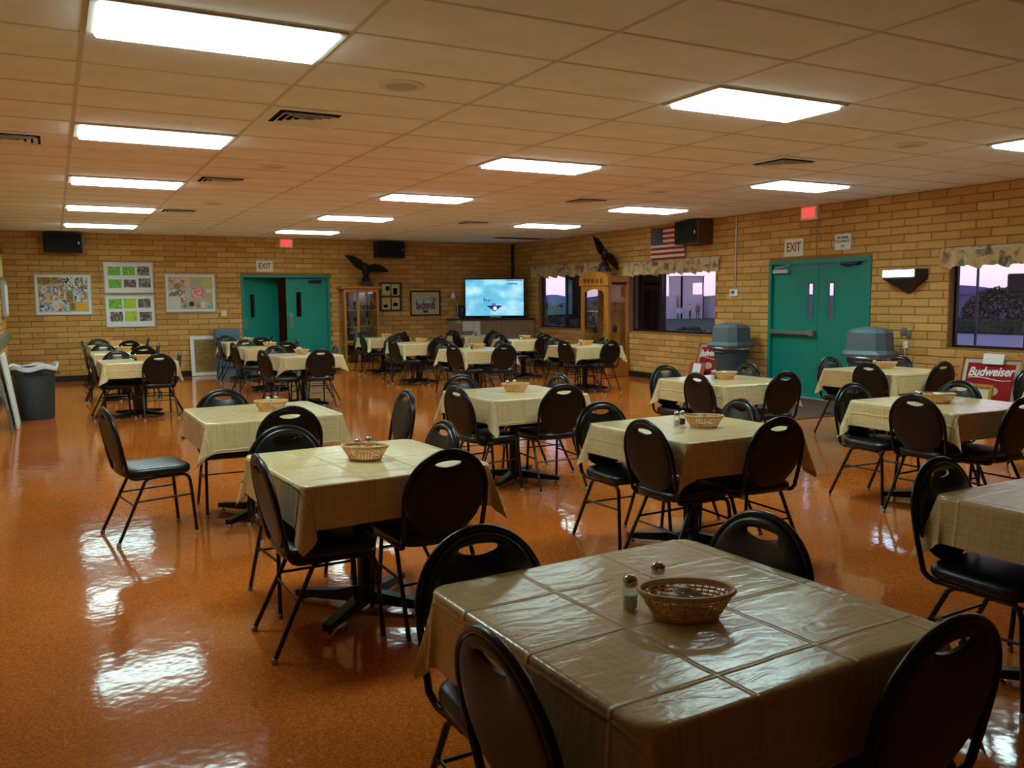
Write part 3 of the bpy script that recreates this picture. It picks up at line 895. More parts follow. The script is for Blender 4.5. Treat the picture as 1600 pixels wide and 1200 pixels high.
# ------------------------------------------------------------------ doors
def leaf(parent, w_, h_, M, slit, hinge_left, mname):
    """door leaf in local (s to viewer right, z up, out to viewer); slit = (s, z0, z1) centre of vision panel"""
    s, a, b_ = slit; hw = .055; t = .045
    b = MB()
    for x0, x1, z0, z1 in ((0, s - hw, 0, h_), (s + hw, w_, 0, h_), (s - hw, s + hw, 0, a), (s - hw, s + hw, b_, h_)):
        b.box(x0, x1, z0, z1, -t, 0, M=M)
    d = b.build('leaf', mname, parent)
    MB().box(s - hw, s + hw, a, b_, -t*.6, -t*.45, M=M).build('vision_pane', M_GLASS, d)
    f = MB()
    for x0, x1, z0, z1 in ((s - hw - .015, s - hw, a - .015, b_ + .015), (s + hw, s + hw + .015, a - .015, b_ + .015), (s - hw, s + hw, a - .015, a), (s - hw, s + hw, b_, b_ + .015)):
        f.box(x0, x1, z0, z1, 0, .006, M=M)
    f.build('vision_frame', mname, d)
    return d
# right exit doors
M0 = MR(5.22, 0, XR)   # s runs from the far jamb towards the viewer's right
fr = MB()
Wd = 1.94
fr.box(-.0, .055, 0, 2.105, -.16, .018, M=M0).box(Wd - .055, Wd, 0, 2.105, -.16, .018, M=M0).box(.055, Wd - .055, 2.05, 2.105, -.16, .018, M=M0)
d1 = struct(fr.build('door_1', M_TEALF))
lw = (Wd - .11) / 2 - .003
for k in (0, 1):
    Mk = M0 @ Matrix.Translation((.055 + k * (lw + .006), .008, -.03))
    lf = leaf(d1, lw, 2.035, Mk, (lw - .155, 1.21, 1.73) if k == 0 else (.23, 1.21, 1.73), k == 0, M_TEAL)
    if k == 0:
        MB().cbox(.03, lw - .12, .955, 1.015, .03, .075, .008, M=Mk).build('push_bar', M_STEEL, lf)
        MB().cbox(lw - .12, lw - .02, .935, 1.035, .0, .085, .012, M=Mk).build('latch_box', M_STEEL, lf)
        MB().cbox(.0, .05, .945, 1.025, .0, .06, .008, M=Mk).build('bar_bracket', M_STEEL, lf)
        MB().cbox(.03, .34, 1.90, 1.965, .0, .06, .008, M=Mk).build('door_closer', M_ALU, lf)
        MB().tube([tuple(Mk @ Vector(p)) for p in ((.06, 1.985, .04), (.30, 2.0, .10), (.36, 2.03, .03))], .009, 6).build('closer_arm', M_ALU, lf)
    else:
        MB().cbox(.42, .75, 1.985, 2.03, .0, .04, .006, M=Mk).build('door_closer', M_BLACKP, lf)
        MB().tube([tuple(Mk @ Vector(p)) for p in ((.45, 2.0, .03), (.62, 1.96, .10), (.80, 2.02, .02))], .008, 6).build('closer_arm', M_BLACKP, lf)
MB().box(0, Wd, 0, .012, -.2, .03, M=M0).build('threshold', M_ALU, d1)
# back doors
M1 = MBk(DOOR_B[0], 0, YB)
fr = MB(); Wd = DOOR_B[1] - DOOR_B[0]
fr.box(0, .05, 0, 2.105, -.16, .018, M=M1).box(Wd - .05, Wd, 0, 2.105, -.16, .018, M=M1).box(.05, Wd - .05, 2.05, 2.105, -.16, .018, M=M1)
d2 = struct(fr.build('door_2', M_TEALF))
lw = (Wd - .10) / 2 - .003
Mk = M1 @ Matrix.Translation((.05 + lw + .006, .008, -.05))
lf = leaf(d2, lw, 2.03, Mk, (.27, 1.19, 1.73), False, M_TEAL)
MB().cbox(.05, .12, .93, 1.28, 0, .012, .004, M=Mk).build('pull_plate', M_STEEL, lf)
MB().tube([tuple(Mk @ Vector(p)) for p in ((.085, 1.0, .01), (.085, 1.0, .05), (.085, 1.2, .05), (.085, 1.2, .01))], .009, 6).build('pull_handle', M_STEEL, lf)
MB().cbox(.50, .78, 1.93, 1.99, 0, .06, .008, M=Mk).build('door_closer', M_BLACKP, lf)
Mk = M1 @ Matrix.Translation((.05, .008, -.05)) @ Matrix.Rotation(R_(25), 4, 'Y')
lf = leaf(d2, lw, 2.03, Mk, (.22, 1.19, 1.68), True, M_TEAL)
MB().cbox(.02, .06, .93, 1.2, 0, .012, .004, M=Mk).build('hinge_plate', M_STEEL, lf)
# vestibule behind the open leaf
M_BROWN = mat('brown_panel', (132, 72, 34), .6, var=.12, vscale=3)
vb = MB()
vb.box(2.6, 6.0, 16.2, 16.3, 0, 2.7).box(2.5, 2.6, 14.08, 16.3, 0, 2.7).box(6.0, 6.1, 14.08, 16.3, 0, 2.7).box(2.5, 6.1, 14.08, 16.3, 2.6, 2.7).box(2.5, 6.1, 14.08, 16.3, -.12, 0)
struct(vb.build('wall_vestibule', M_BROWN))
tag(MB().cbox(3.6, 4.8, 14.7, 15.2, 2.57, 2.598, .006).build('vestibule_fill_light', mat('vestibule_fill_glow', (250, 244, 230), .5, emit=(255, 236, 200), estr=1.0)), 'unseen ceiling panel added to brighten the passage behind the far doors', 'ceiling light')  # unseen panel, added to brighten the brown wall in the door gap

# entrance mat by the right doors
tag(MB().cbox(8.0, 9.78, 2.75, 5.35, .0, .012, .004).build('entrance_mat', mat('mat_brown', (86, 64, 58), .95, spec=.1, bump=.6, bscale=180)), 'flat grey-brown entrance mat before the right exit doors', 'mat')

# ------------------------------------------------------------------ signs, lamps and gear on the walls
M_EXITR = mat('exit_red_glow', (255, 60, 50), .5, emit=(255, 64, 56), estr=1.6)
M_EXITP = mat('exit_face', (236, 150, 140), .5, emit=(255, 110, 100), estr=.35)
def lit_exit(M, label, w_=.33, h_=.21):
    t = thing('exit_sign', label, 'exit sign')
    MB().cbox(-w_/2, w_/2, -h_/2, h_/2, 0, .06, .006, M=M).build('housing', M_CREAM, t)
    MB().box(-w_/2 + .03, w_/2 - .03, -h_/2 + .025, h_/2 - .02, .06, .064, M=M).build('face', M_EXITP, t)
    text('lettering', 'EXIT', h_ * .86, M_EXITR, t, M @ Matrix.Translation((0, 0, .066)), bold=.004, xs=.62)
    return t
lit_exit(MR(4.395, H - .108), 'glowing red exit sign high above the right doors')
lit_exit(MBk(4.31, H - .112), 'glowing red exit sign high above the far doors', .30, .20)
def plate_exit(M, w_, h_, label):
    t = thing('exit_plate', label, 'sign')
    MB().cbox(-w_/2, w_/2, -h_/2, h_/2, 0, .02, .004, M=M).build('plate', M_EXITW, t)
    text('lettering', 'EXIT', h_ * .72, M_REDT, t, M @ Matrix.Translation((0, 0, .0215)), bold=.003, xs=.72)
plate_exit(MR(4.713, 2.298), .385, .27, 'cream sign with red exit lettering over the right doors')
plate_exit(MBk(3.842, 2.29), .35, .24, 'cream sign with red exit lettering over the far doors')
t = thing('occupancy_sign', 'small white occupancy notice above the right doors', 'sign')
Mo = MR(3.78, 2.325)
MB().cbox(-.145, .145, -.115, .115, .012, .024, .003, M=Mo).build('plate', M_WHITE, t)
for i, (s, z) in enumerate((('MAXIMUM', .062), ('OCCUPANCY', .008), ('110', -.062))):
    text('lettering', s, .052, M_NAVY if i else mat('maroon_print', (84, 30, 44), .7), t, Mo @ Matrix.Translation((0, z, .0255)), xs=.80, bold=.0008)
tag(MB().cbox(XR - .018, XR - .011, 4.25, 4.275, 2.105, 2.70, .002).build('wire_channel', mat('tan_channel', (150, 112, 62), .6)), 'thin tan wire channel below the right exit sign', 'wire channel')
# thermostat and conduit
t = thing('conduit', 'thin metal conduit running from ceiling to thermostat', 'conduit')
MB().tube([(XR - .024, 5.975, 1.68), (XR - .024, 5.972, H - .005)], .011, 8).build('pipe', M_ALU, t, 60)
for z in (1.95, 2.65): MB().box(XR - .036, XR - .011, 5.945, 6.0, z, z + .018).build('strap', M_STEEL, t)
t = thing('thermostat', 'white thermostat with dark display below the conduit', 'thermostat')
Mt = MR(6.0, 1.62)
MB().cbox(-.095, .095, -.06, .06, .011, .045, .008, M=Mt).build('case', M_WHITE, t)
MB().box(-.055, .03, -.015, .035, .045, .047, M=Mt).build('display', mat('lcd', (70, 82, 96), .3), t)
# bug light
t = thing('wall_lamp', 'dark wedge wall lamp with bright blue-white strip, right of the doors', 'wall lamp')
Ml = MR(2.70, 1.83)
b = MB()
P0 = [(-.32, -.06, .011), (.31, -.06, .011), (.31, .065, .011), (-.32, .065, .011)]
P1 = [(-.24, -.06, .20), (.25, -.06, .20), (.25, .065, .20), (-.24, .065, .20)]
b.add(P0 + P1, [(0,1,2,3),(4,7,6,5),(0,4,5,1),(1,5,6,2),(2,6,7,3),(3,7,4,0)], M=Ml)
b.add([(-.32, -.06, .011), (.31, -.06, .011), (-.24, -.06, .20), (.25, -.06, .20), (.05, -.26, .011), (.03, -.25, .05)], [(0,1,3,2),(0,2,5,4),(2,3,5),(3,1,4,5),(0,4,1)], M=Ml)
b.build('housing', mat('dark_lamp_metal', (62, 48, 50), .45, metal=.3), t)
MB().cbox(-.235, .245, -.035, .055, .200, .212, .004, M=Ml).build('light_strip', mat('bluewhite_tube', (230, 245, 255), .4, emit=(190, 225, 255), estr=9.0), t)
# outlet with cord
t = thing('wall_outlet', 'white outlet plates with hanging cord beside the right window', 'outlet')
for y, z in ((2.72, 1.07), (2.64, 1.03), (2.68, .89)):
    MB().cbox(-.035, .035, -.05, .05, .011, .03, .004, M=MR(y, z)).build('plate', M_STEEL if z > 1 else M_WHITE, t)
MB().tube([(XR - .04, 2.68, .87), (XR - .05, 2.66, .70), (XR - .06, 2.60, .45), (XR - .08, 2.56, .20), (XR - .10, 2.52, .02)], .006, 6).build('cord', M_WHITE, t, 60)
t = thing('switch_plate', 'cream light switch plate beside the far doors', 'switch')
MB().cbox(-.055, .055, -.06, .06, .011, .022, .004, M=MBk(2.965, 1.29)).build('plate', M_CREAM, t)
for s in (-.022, .022): MB().box(s - .006, s + .006, -.012, .012, .022, .032, M=MBk(2.965, 1.29)).build('toggle', M_WHITE, t)

# loudspeakers hung on the walls
M_CLOTHG = mat('speaker_cloth', (14, 15, 17), .85, bump=.2, bscale=300)
def loudspeaker(M, w_, h_, d_, label, wood):
    t = thing('loudspeaker', label, 'speaker', group='box loudspeakers under the ceiling')
    MB().cbox(-w_/2, w_/2, -h_/2, h_/2, .011, d_, .008, M=M).build('cabinet', M_OAKD if wood else M_BLACKP, t)
    MB().cbox(-w_/2 + .015, w_/2 - .015, -h_/2 + .015, h_/2 - .015, d_, d_ + .015, .006, M=M).build('grille', M_CLOTHG, t)
    MB().box(w_/2 - .07, w_/2 - .05, -.03, .02, d_ + .015, d_ + .018, M=M).build('badge', M_STEEL, t)
    MB().box(-.05, .05, h_/2, h_/2 + .02, .011, d_ * .7, M=M).build('bracket', M_BLACKP, t)
loudspeaker(MBk(.02, H - .215), .66, .37, .30, 'black loudspeaker under the ceiling above the posters', False)
loudspeaker(MBk(6.62, H - .21), .66, .36, .28, 'black loudspeaker under the ceiling right of the trophy case', False)
loudspeaker(MR(6.86, H - .225, XR), .62, .40, .36, 'wood-sided loudspeaker overlapping the flag', True)

# flag
t = thing('flag', 'striped star-spangled flag hanging on the right wall', 'flag')
Mf = MR(7.775, 2.55)
fw2, fh2 = 1.0, .60
M_FR, M_FW, M_FB = mat('flag_red', (168, 34, 44), .85), mat('flag_white', (228, 214, 196), .85), mat('flag_blue', (46, 48, 88), .85)
wave = lambda x: .036 + .006 * math.sin(x * 14)
for r in range(13):
    b = MB(); n = 20; z0 = fh2/2 - (r + 1) * fh2/13; z1 = z0 + fh2/13; vs = []
    for i in range(n + 1):
        x = -fw2/2 + fw2 * i / n
        vs += [(x, z0, wave(x)), (x, z1, wave(x)), (x, z0, wave(x) - .002), (x, z1, wave(x) - .002)]
    fs = []
    for i in range(n): fs += [(4*i, 4*i+4, 4*i+5, 4*i+1), (4*i+2, 4*i+3, 4*i+7, 4*i+6)]
    b.add(vs, fs, M=Mf).build('stripe', M_FR if r % 2 == 0 else M_FW, t)
b = MB(); vs = []; n = 10
for i in range(n + 1):
    x = -fw2/2 + .36 * i / n; vs += [(x, fh2/2 - 7*fh2/13, wave(x) + .003), (x, fh2/2, wave(x) + .003)]
canton = b.add(vs, [(2*i, 2*i+2, 2*i+3, 2*i+1) for i in range(n)], M=Mf).build('canton', M_FB, t)
b = MB()
for r in range(9):
    for c in range(6 - r % 2):
        x = -fw2/2 + .03 + (c + .5 * (r % 2)) * .06; z = fh2/2 - .025 - r * .034; vs = []
        for q in range(10):
            a = PI/2 + q * PI/5; rr = .014 if q % 2 == 0 else .006; vs.append((x + rr * math.cos(a), z + rr * math.sin(a), wave(x) + .006))
        b.add(vs, [tuple(range(10))], M=Mf)
b.build('stars', M_FW, canton)
MB().tube([tuple(Mf @ Vector((-fw2/2 - .01, -fh2/2, .02))), tuple(Mf @ Vector((-fw2/2 - .01, fh2/2, .02)))], .008, 6).build('hem', M_FW, t, 60)

# ------------------------------------------------------------------ framed posters on the far wall
def print_mat(name, c1, c2, sc=30, c3=None):
    if name in MATS: return MATS[name]
    M = bpy.data.materials.new(name); M.use_nodes = True
    n = M.node_tree.nodes; l = M.node_tree.links; b = n['Principled BSDF']; b.inputs['Roughness'].default_value = .5
    t = n.new('ShaderNodeTexCoord'); nz = n.new('ShaderNodeTexNoise'); nz.inputs['Scale'].default_value = sc; nz.inputs['Detail'].default_value = 2
    l.new(t.outputs['Object'], nz.inputs[0])
    rp = n.new('ShaderNodeValToRGB'); rp.color_ramp.interpolation = 'CONSTANT'
    rp.color_ramp.elements[0].color = (*lin(c1), 1); rp.color_ramp.elements[1].position = .5; rp.color_ramp.elements[1].color = (*lin(c2), 1)
    if c3: q = rp.color_ramp.elements.new(.58); q.color = (*lin(c3), 1)
    l.new(nz.outputs[0], rp.inputs[0]); l.new(rp.outputs[0], b.inputs['Base Color'])
    MATS[name] = M
    return M
PG = print_mat('photo_green', (120, 190, 60), (60, 140, 40), 22, (190, 210, 90))
PY = print_mat('photo_yellow', (190, 200, 50), (120, 180, 40), 22, (222, 222, 80))
PD = print_mat('photo_grey', (150, 140, 134), (40, 34, 34), 24, (110, 92, 84))
PT = print_mat('photo_tan', (150, 116, 56), (120, 88, 40), 18, (170, 136, 70))
PB = print_mat('clip_black', (214, 212, 206), (44, 44, 50), 15, (150, 150, 156))
PR = print_mat('clip_red', (220, 206, 196), (176, 60, 50), 15, (200, 150, 130))
PU = print_mat('clip_blue', (200, 206, 208), (70, 100, 124), 24, (150, 170, 176))
PK = print_mat('clip_pink', (226, 120, 128), (236, 170, 168), 26, (240, 210, 200))
PO = mat('clip_gold', (222, 164, 24), .5)
PP = mat('clip_paper', (214, 210, 196), .6)
PYL = mat('clip_straw', (208, 188, 120), .6)
M_COLL = mat('collage_backing', (190, 176, 150), .6, var=.1)
def framed(name, M, w_, h_, label, cat, matw, frm, board, pics, bw=.02, dep=.03, glass=False):
    t = thing(name, label, cat)
    b = MB()
    for x0, x1, z0, z1 in ((-w_/2, w_/2, h_/2 - bw, h_/2), (-w_/2, w_/2, -h_/2, -h_/2 + bw), (-w_/2, -w_/2 + bw, -h_/2 + bw, h_/2 - bw), (w_/2 - bw, w_/2, -h_/2 + bw, h_/2 - bw)):
        b.cbox(x0, x1, z0, z1, .011, dep, .004, M=M)
    b.build('frame', frm, t)
    MB().box(-w_/2 + bw, w_/2 - bw, -h_/2 + bw, h_/2 - bw, .011, .018, M=M).build('mat_board', matw, t)
    if board: MB().box(-w_/2 + board, w_/2 - board, -h_/2 + board, h_/2 - board, .018, .019, M=M).build('backing', M_COLL, t)
    for k, (x0, x1, z0, z1, mm, *rest) in enumerate(pics):
        zz = .0205 + .0004 * (k % 4)
        if rest: MB().lathe([((x1 - x0) / 2, .019), ((x1 - x0) / 2, zz)], 20, (x0 + x1) / 2, (z0 + z1) / 2, M=M).build('picture', mm, t)
        else: MB().box(x0, x1, z0, z1, .019, zz, M=M).build('picture', mm, t)
    return t
def px(W_, H_, x0, y0, x1, y1, fx0, fy0, fx1, fy1, mm, *r):
    """rectangle given in crop pixels of a frame spanning fx0..fx1, fy0..fy1"""
    sx_, sy_ = W_ / (fx1 - fx0), H_ / (fy1 - fy0)
    return (-W_/2 + (x0 - fx0) * sx_, -W_/2 + (x1 - fx0) * sx_, H_/2 - (y1 - fy0) * sy_, H_/2 - (y0 - fy0) * sy_, mm, *r)
W1, H1 = .985, .79
c1 = [(140,245,300,330,PT),(305,245,405,320,PT),(410,245,560,330,PB),(565,245,650,330,PB),(660,245,745,330,PB),(155,345,240,410,PR),(245,360,295,430,PU),(305,360,380,460,PB),(390,340,465,450,PR),(490,340,570,410,PB),(575,330,660,380,PB),(670,345,745,435,PB),
      (150,415,235,475,PB),(165,480,240,540,PR),(245,440,300,540,PYL),(285,465,375,520,PR),(395,450,480,495,PR),(485,415,565,550,PT),(575,395,660,470,PU),(585,470,655,540,PB),(665,440,745,495,PR),(390,515,480,565,PB),(665,500,740,545,PB),(150,545,205,655,PB),(205,550,295,600,PU),(200,600,300,655,PU),(305,525,380,590,PP),(305,595,420,660,PR),(430,580,510,655,PU),(515,555,590,650,PT),(600,555,745,655,PO)]
framed('poster_frame', MBk(-.015, 1.695), W1, H1, 'silver-framed collage of clippings, leftmost on the far wall', 'poster', M_WHITE, M_ALU, .06, [px(W1, H1, a, b_, c, d, 97, 207, 802, 705, mm) for a, b_, c, d, mm in c1])
W2, H2 = .915, .62
g2 = [(980,130,1130,235,PG),(1155,130,1305,235,PG),(1330,125,1475,235,PD),(985,285,1140,385,PG),(1165,285,1310,380,PD),(1340,272,1485,380,PD)]
framed('poster_frame', MBk(1.163, 2.03), W2, H2, 'silver-framed white poster of six team photos, upper of the pair', 'poster', M_WHITE, M_ALU, 0, [px(W2, H2, a, b_, c, d, 930, 75, 1525, 450, mm) for a, b_, c, d, mm in g2])
W3, H3 = .915, .65
g3 = [(990,515,1145,630,PG),(1165,515,1315,625,PY),(1340,515,1490,620,PD),(1000,665,1150,775,PD),(1175,660,1325,775,PY),(1350,670,1500,775,PD)]
framed('poster_frame', MBk(1.16, 1.365), W3, H3, 'silver-framed white poster of six team photos, lower of the pair', 'poster', M_WHITE, M_ALU, 0, [px(W3, H3, a, b_, c, d, 945, 470, 1540, 845, mm) for a, b_, c, d, mm in g3])
W4, H4 = .985, .79
g4 = [(115,145,170,200,PR,1),(190,150,225,185,PB,1),(165,200,230,255,mat('patch_amber', (176, 130, 40), .6),1),(235,145,268,240,PR),(272,140,335,235,mat('clip_peach', (222, 188, 136), .6)),(340,150,450,235,mat('clip_sage', (176, 176, 150), .6)),(440,155,545,235,PYL),(110,255,230,325,PB),(110,330,220,460,PP),(235,260,270,390,PR),(275,245,335,345,mat('clip_mint', (186, 202, 172), .6)),(345,245,470,345,PK),(490,255,545,295,PP),(485,330,545,375,mat('patch_yellow', (214, 186, 40), .6),1),(235,395,295,450,PU,1),(308,378,365,435,mat('patch_maroon', (98, 34, 30), .6),1),(378,403,425,448,mat('patch_orange', (196, 134, 36), .6),1),(430,380,480,450,PP),(492,395,550,450,PU)]
framed('poster_frame', MBk(2.318, 1.72), W4, H4, 'silver-framed collage of badges beside the far doors', 'poster', M_WHITE, M_ALU, .06, [px(W4, H4, q[0], q[1], q[2], q[3], 72, 102, 588, 492, *q[4:]) for q in g4])
# frame leaning on the floor below the switch
Ml = Matrix.Translation((2.62, YB - .115, 0)) @ Matrix.Rotation(R_(-8), 4, 'X') @ MBk(0, .415, 0)
g5 = [(340,760,400,830,PT),(410,760,470,830,PT),(480,760,545,830,PT),(340,840,400,900,PT),(410,835,530,900,PT),(340,905,410,940,PT),(420,930,530,1010,PT),(345,950,410,1010,PT),(420,1015,520,1060,PT)]
framed('leaning_poster_frame', Ml, .72, .83, 'white-framed sepia collage leaning on the floor by the far wall', 'poster', mat('sepia_backing', (158, 124, 64), .6), M_WHITE, 0, [px(.72, .83, a, b_, c, d, 300, 730, 640, 1105, mm) for a, b_, c, d, mm in g5], bw=.075, dep=.035)
# dark frames right of the trophy case
Md = MBk(6.68, 1.625)
framed('picture_frame', Md, .545, .665, 'dark wood frame holding four small pictures by the trophy case', 'picture', M_WALNUT, M_WALNUT, 0,
       [(-.215,-.01,.03,.29,PYL),(.02,.215,.03,.29,PYL),(-.215,-.01,-.29,-.02,PYL),(.02,.215,-.29,-.02,PYL),(-.12,-.03,.14,.24,PD),(.06,.16,.05,.20,PB),(-.18,-.08,-.25,-.18,PD),(.05,.17,-.22,-.14,PD),(.06,.12,-.12,-.05,PU)], bw=.04, dep=.035)
framed('picture_frame', MBk(7.538, 1.47), .765, .59, 'black-framed group photograph with plaque between trophy case and television', 'picture', mat('cream_mount', (196, 178, 136), .6), M_BLACKP, 0,
       [(-.24,.24,-.14,.12,PD),(-.22,.20,.0,.14,PU),(-.06,.06,-.22,-.165,M_WALNUT)], bw=.035, dep=.035)

# ------------------------------------------------------------------ trophy case on the far wall
def trophy_mesh(kind):
    if kind == 0: pr = [(.035, 0), (.035, .03), (.012, .04), (.010, .09), (.03, .11), (.042, .15), (.045, .19), (.040, .19)]
    elif kind == 1: pr = [(.045, 0), (.045, .05), (.018, .06), (.015, .10), (.02, .13), (.012, .17), (.018, .20), (.004, .22)]
    else: pr = [(.03, 0), (.05, .04), (.055, .08), (.035, .12), (.02, .14), (.028, .16)]
    return MB().lathe(pr, 14)
M_GOLD = mat('trophy_gold', (190, 140, 60), .25, metal=.8)
M_SILV = mat('trophy_silver', (190, 190, 186), .2, metal=.9)
TRO = [trophy_mesh(k).mesh('trophy', mm, 40) for k, mm in ((0, M_SILV), (1, M_GOLD), (2, M_WALNUT), (0, M_GOLD))]
def trophy(x, y, z, k, label):
    return tag(link('trophy', TRO[k % 4], None, (x, y, z)), label, 'trophy', 'trophies in the glass cabinets')

tc_ = thing('trophy_case', 'honey oak glass-fronted trophy case beside the far doors', 'cabinet', (5.84, 13.64, 0))
w_, d_, h_ = .80, .42, 1.86
MB().cbox(-w_/2 - .02, w_/2 + .02, -d_/2 - .02, .215, 0, .10, .008).build('plinth', M_OAK, tc_)
MB().cbox(-w_/2 - .05, w_/2 + .05, -d_/2 - .05, .215, h_ - .06, h_, .012).build('crown', M_OAK, tc_)
for x in (-w_/2, w_/2 - .05):
    for y in (-d_/2, .16): MB().box(x, x + .05, y, y + .05, .10, h_ - .06).build('corner_post', M_OAK, tc_)
MB().box(-w_/2 + .05, w_/2 - .05, .195, .21, .10, h_ - .06).build('back_panel', mat('case_mirror', (150, 150, 140), .08, metal=.9), tc_)
for x0, x1, nm in ((-w_/2 + .05, -.105, 'left'), (-.055, w_/2 - .05, 'right')):
    dd = MB()
    dd.box(x0, x1, -d_/2, -d_/2 + .03, h_ - .13, h_ - .06).box(x0, x1, -d_/2, -d_/2 + .03, .10, .16)
    if nm == 'left': dd.box(x0, x1, -d_/2, -d_/2 + .03, .60, .66)
    dr = dd.build('door', M_OAK, tc_)
    MB().box(x0, x1, -d_/2 + .01, -d_/2 + .016, .16, h_ - .13).build('pane', M_CGLASS, dr)
MB().box(-.105, -.055, -d_/2, -d_/2 + .035, .10, h_ - .06).build('stile', M_OAK, tc_)
for s in (-1, 1): MB().box(s*(w_/2 - .02) - .003, s*(w_/2 - .02) + .003, -d_/2 + .05, .16, .10, h_ - .06).build('side_pane', M_CGLASS, tc_)
for z in (.13, .55, .95, 1.32): MB().box(-w_/2 + .05, w_/2 - .05, -d_/2 + .06, .19, z, z + .014).build('shelf', M_OAK, tc_)
n = 0
for zi, z in enumerate((.145, .565, .965, 1.335)):
    for xi, x in enumerate((-.25, .03, .17, .29)):
        trophy(5.84 + x, 13.62 + .05 * ((xi + zi) % 2), z, xi + zi, f'{("silver cup", "gold figure", "dark urn", "gold cup")[(xi + zi) % 4]} on the {("bottom", "second", "third", "top")[zi]} shelf of the trophy case, {("leftmost", "second from left", "third from left", "rightmost")[xi]}')

# ------------------------------------------------------------------ curio cabinet on the right wall
CX, CY = 9.625, 9.47
cu_ = thing('curio_cabinet', 'tall honey oak curio cabinet with arched carved crown', 'cabinet', (CX, CY, 0))
w_, d_, h_ = .98, .50, 1.86   # along Y, along X
MB().cbox(-d_/2 - .02, d_/2, -w_/2 - .02, w_/2 + .02, 0, .42, .01).build('base', M_OAK, cu_)
MB().cbox(-d_/2 - .028, -d_/2 - .02, -w_/2 + .08, w_/2 - .08, .09, .35, .003).build('base_panel', M_OAKD, cu_)
for x in (-d_/2, d_/2 - .06):
    for y in (-w_/2, w_/2 - .06): MB().box(x, x + .06, y, y + .06, .42, h_).build('corner_post', M_OAK, cu_)
Mc = Matrix(((0, 0, -1, -d_/2), (-1, 0, 0, 0), (0, 1, 0, 0), (0, 0, 0, 1)))   # (right, up, out) on the front
arch = [(-w_/2 - .03, 1.80), (w_/2 + .03, 1.80)] + [((w_/2 + .03) * math.cos(PI * j / 14), 1.94 + .14 * math.sin(PI * j / 14)) for j in range(15)]
MB().prism(arch, -.06, .03, M=Mc).build('crown', M_OAK, cu_, 40)
MB().cbox(-d_/2 + .06, d_/2, -w_/2 - .02, w_/2 + .02, 1.86, 1.98, .01).build('top_box', M_OAK, cu_)
carv = MB()
for q in range(5):
    c0 = -.30 + q * .15
    carv.tube([tuple(Mc @ Vector((c0 + .055 * (1 - k/22) * math.cos(k * .55 + q), 1.90 + .05 * (1 - k/22) * math.sin(k * .55 + q), .032))) for k in range(18)], .009, 5)
carv.build('carved_scrolls', M_OAKD, cu_, 60)
# arched door top
at2 = [(w_/2 - .06, 1.80), (-w_/2 + .06, 1.80), (-w_/2 + .06, 1.62)] + [(-(w_/2 - .12) * math.cos(PI * j / 12), 1.62 + .11 * math.sin(PI * j / 12)) for j in range(13)] + [(w_/2 - .06, 1.62)]
dr = MB().prism(at2, -.02, .012, M=Mc).build('door', M_OAK, cu_, 40)
MB().box(-w_/2 + .06, -w_/2 + .12, .42, 1.62, -.02, .012, M=Mc).box(w_/2 - .12, w_/2 - .06, .42, 1.62, -.02, .012, M=Mc).box(-w_/2 + .12, w_/2 - .12, .42, .50, -.02, .012, M=Mc).build('door_rail', M_OAK, dr)
MB().box(-w_/2 + .12, w_/2 - .12, .50, 1.72, -.012, -.008, M=Mc).build('pane', M_CGLASS, dr)
MB().lathe([(.012, 0), (.016, .012), (.006, .02)], 10, M=Mc @ Matrix.Translation((w_/2 - .09, 1.05, .012))).build('knob', M_GOLD, dr, 40)
for s in (-1, 1): MB().box(-d_/2 + .06, d_/2 - .06, s*(w_/2 - .03) - .003, s*(w_/2 - .03) + .003, .42, 1.80).build('side_pane', M_CGLASS, cu_)
for z in (.43, .86, 1.28): MB().box(-d_/2 + .02, d_/2 - .01, -w_/2 + .065, w_/2 - .065, z, z + .012).build('shelf', M_CGLASS if z > .5 else M_OAK, cu_)
MB().box(-d_/2 + .06, d_/2 - .06, -w_/2 + .06, w_/2 - .06, 1.80, 1.815).build('top_panel', M_OAK, cu_)
for zi, z in enumerate((.443, .873, 1.293)):
    for yi, y in enumerate((.30, .02, -.30)):
        trophy(CX + .04 * (yi - 1), CY + y, z, zi + yi * 2 + 1, f'{("silver cup", "gold figure", "dark urn", "gold cup")[(zi + yi*2 + 1) % 4]} on the {("bottom", "middle", "top")[zi]} shelf of the curio cabinet, {("left", "centre", "right")[yi]}')

M_FILL_PUCK = mat('cabinet_fill_glow', (255, 240, 210), .5, emit=(255, 236, 200), estr=14.0)  # glow of the pucks added to brighten the cabinet interiors
MB().box(d_/2 - .012, d_/2 - .004, -w_/2 + .06, w_/2 - .06, .42, 1.80).build('back_panel', M_OAK, cu_)
MB().lathe([(.045, 1.785), (.045, 1.80)], 16, -.05, -.1).build('lamp', M_FILL_PUCK, cu_)  # invented puck, added to lift the dark curio interior
MB().lathe([(.035, 1.79), (.035, 1.80)], 16, .1, -.02).build('lamp', M_FILL_PUCK, tc_)  # same puck added to brighten the trophy case

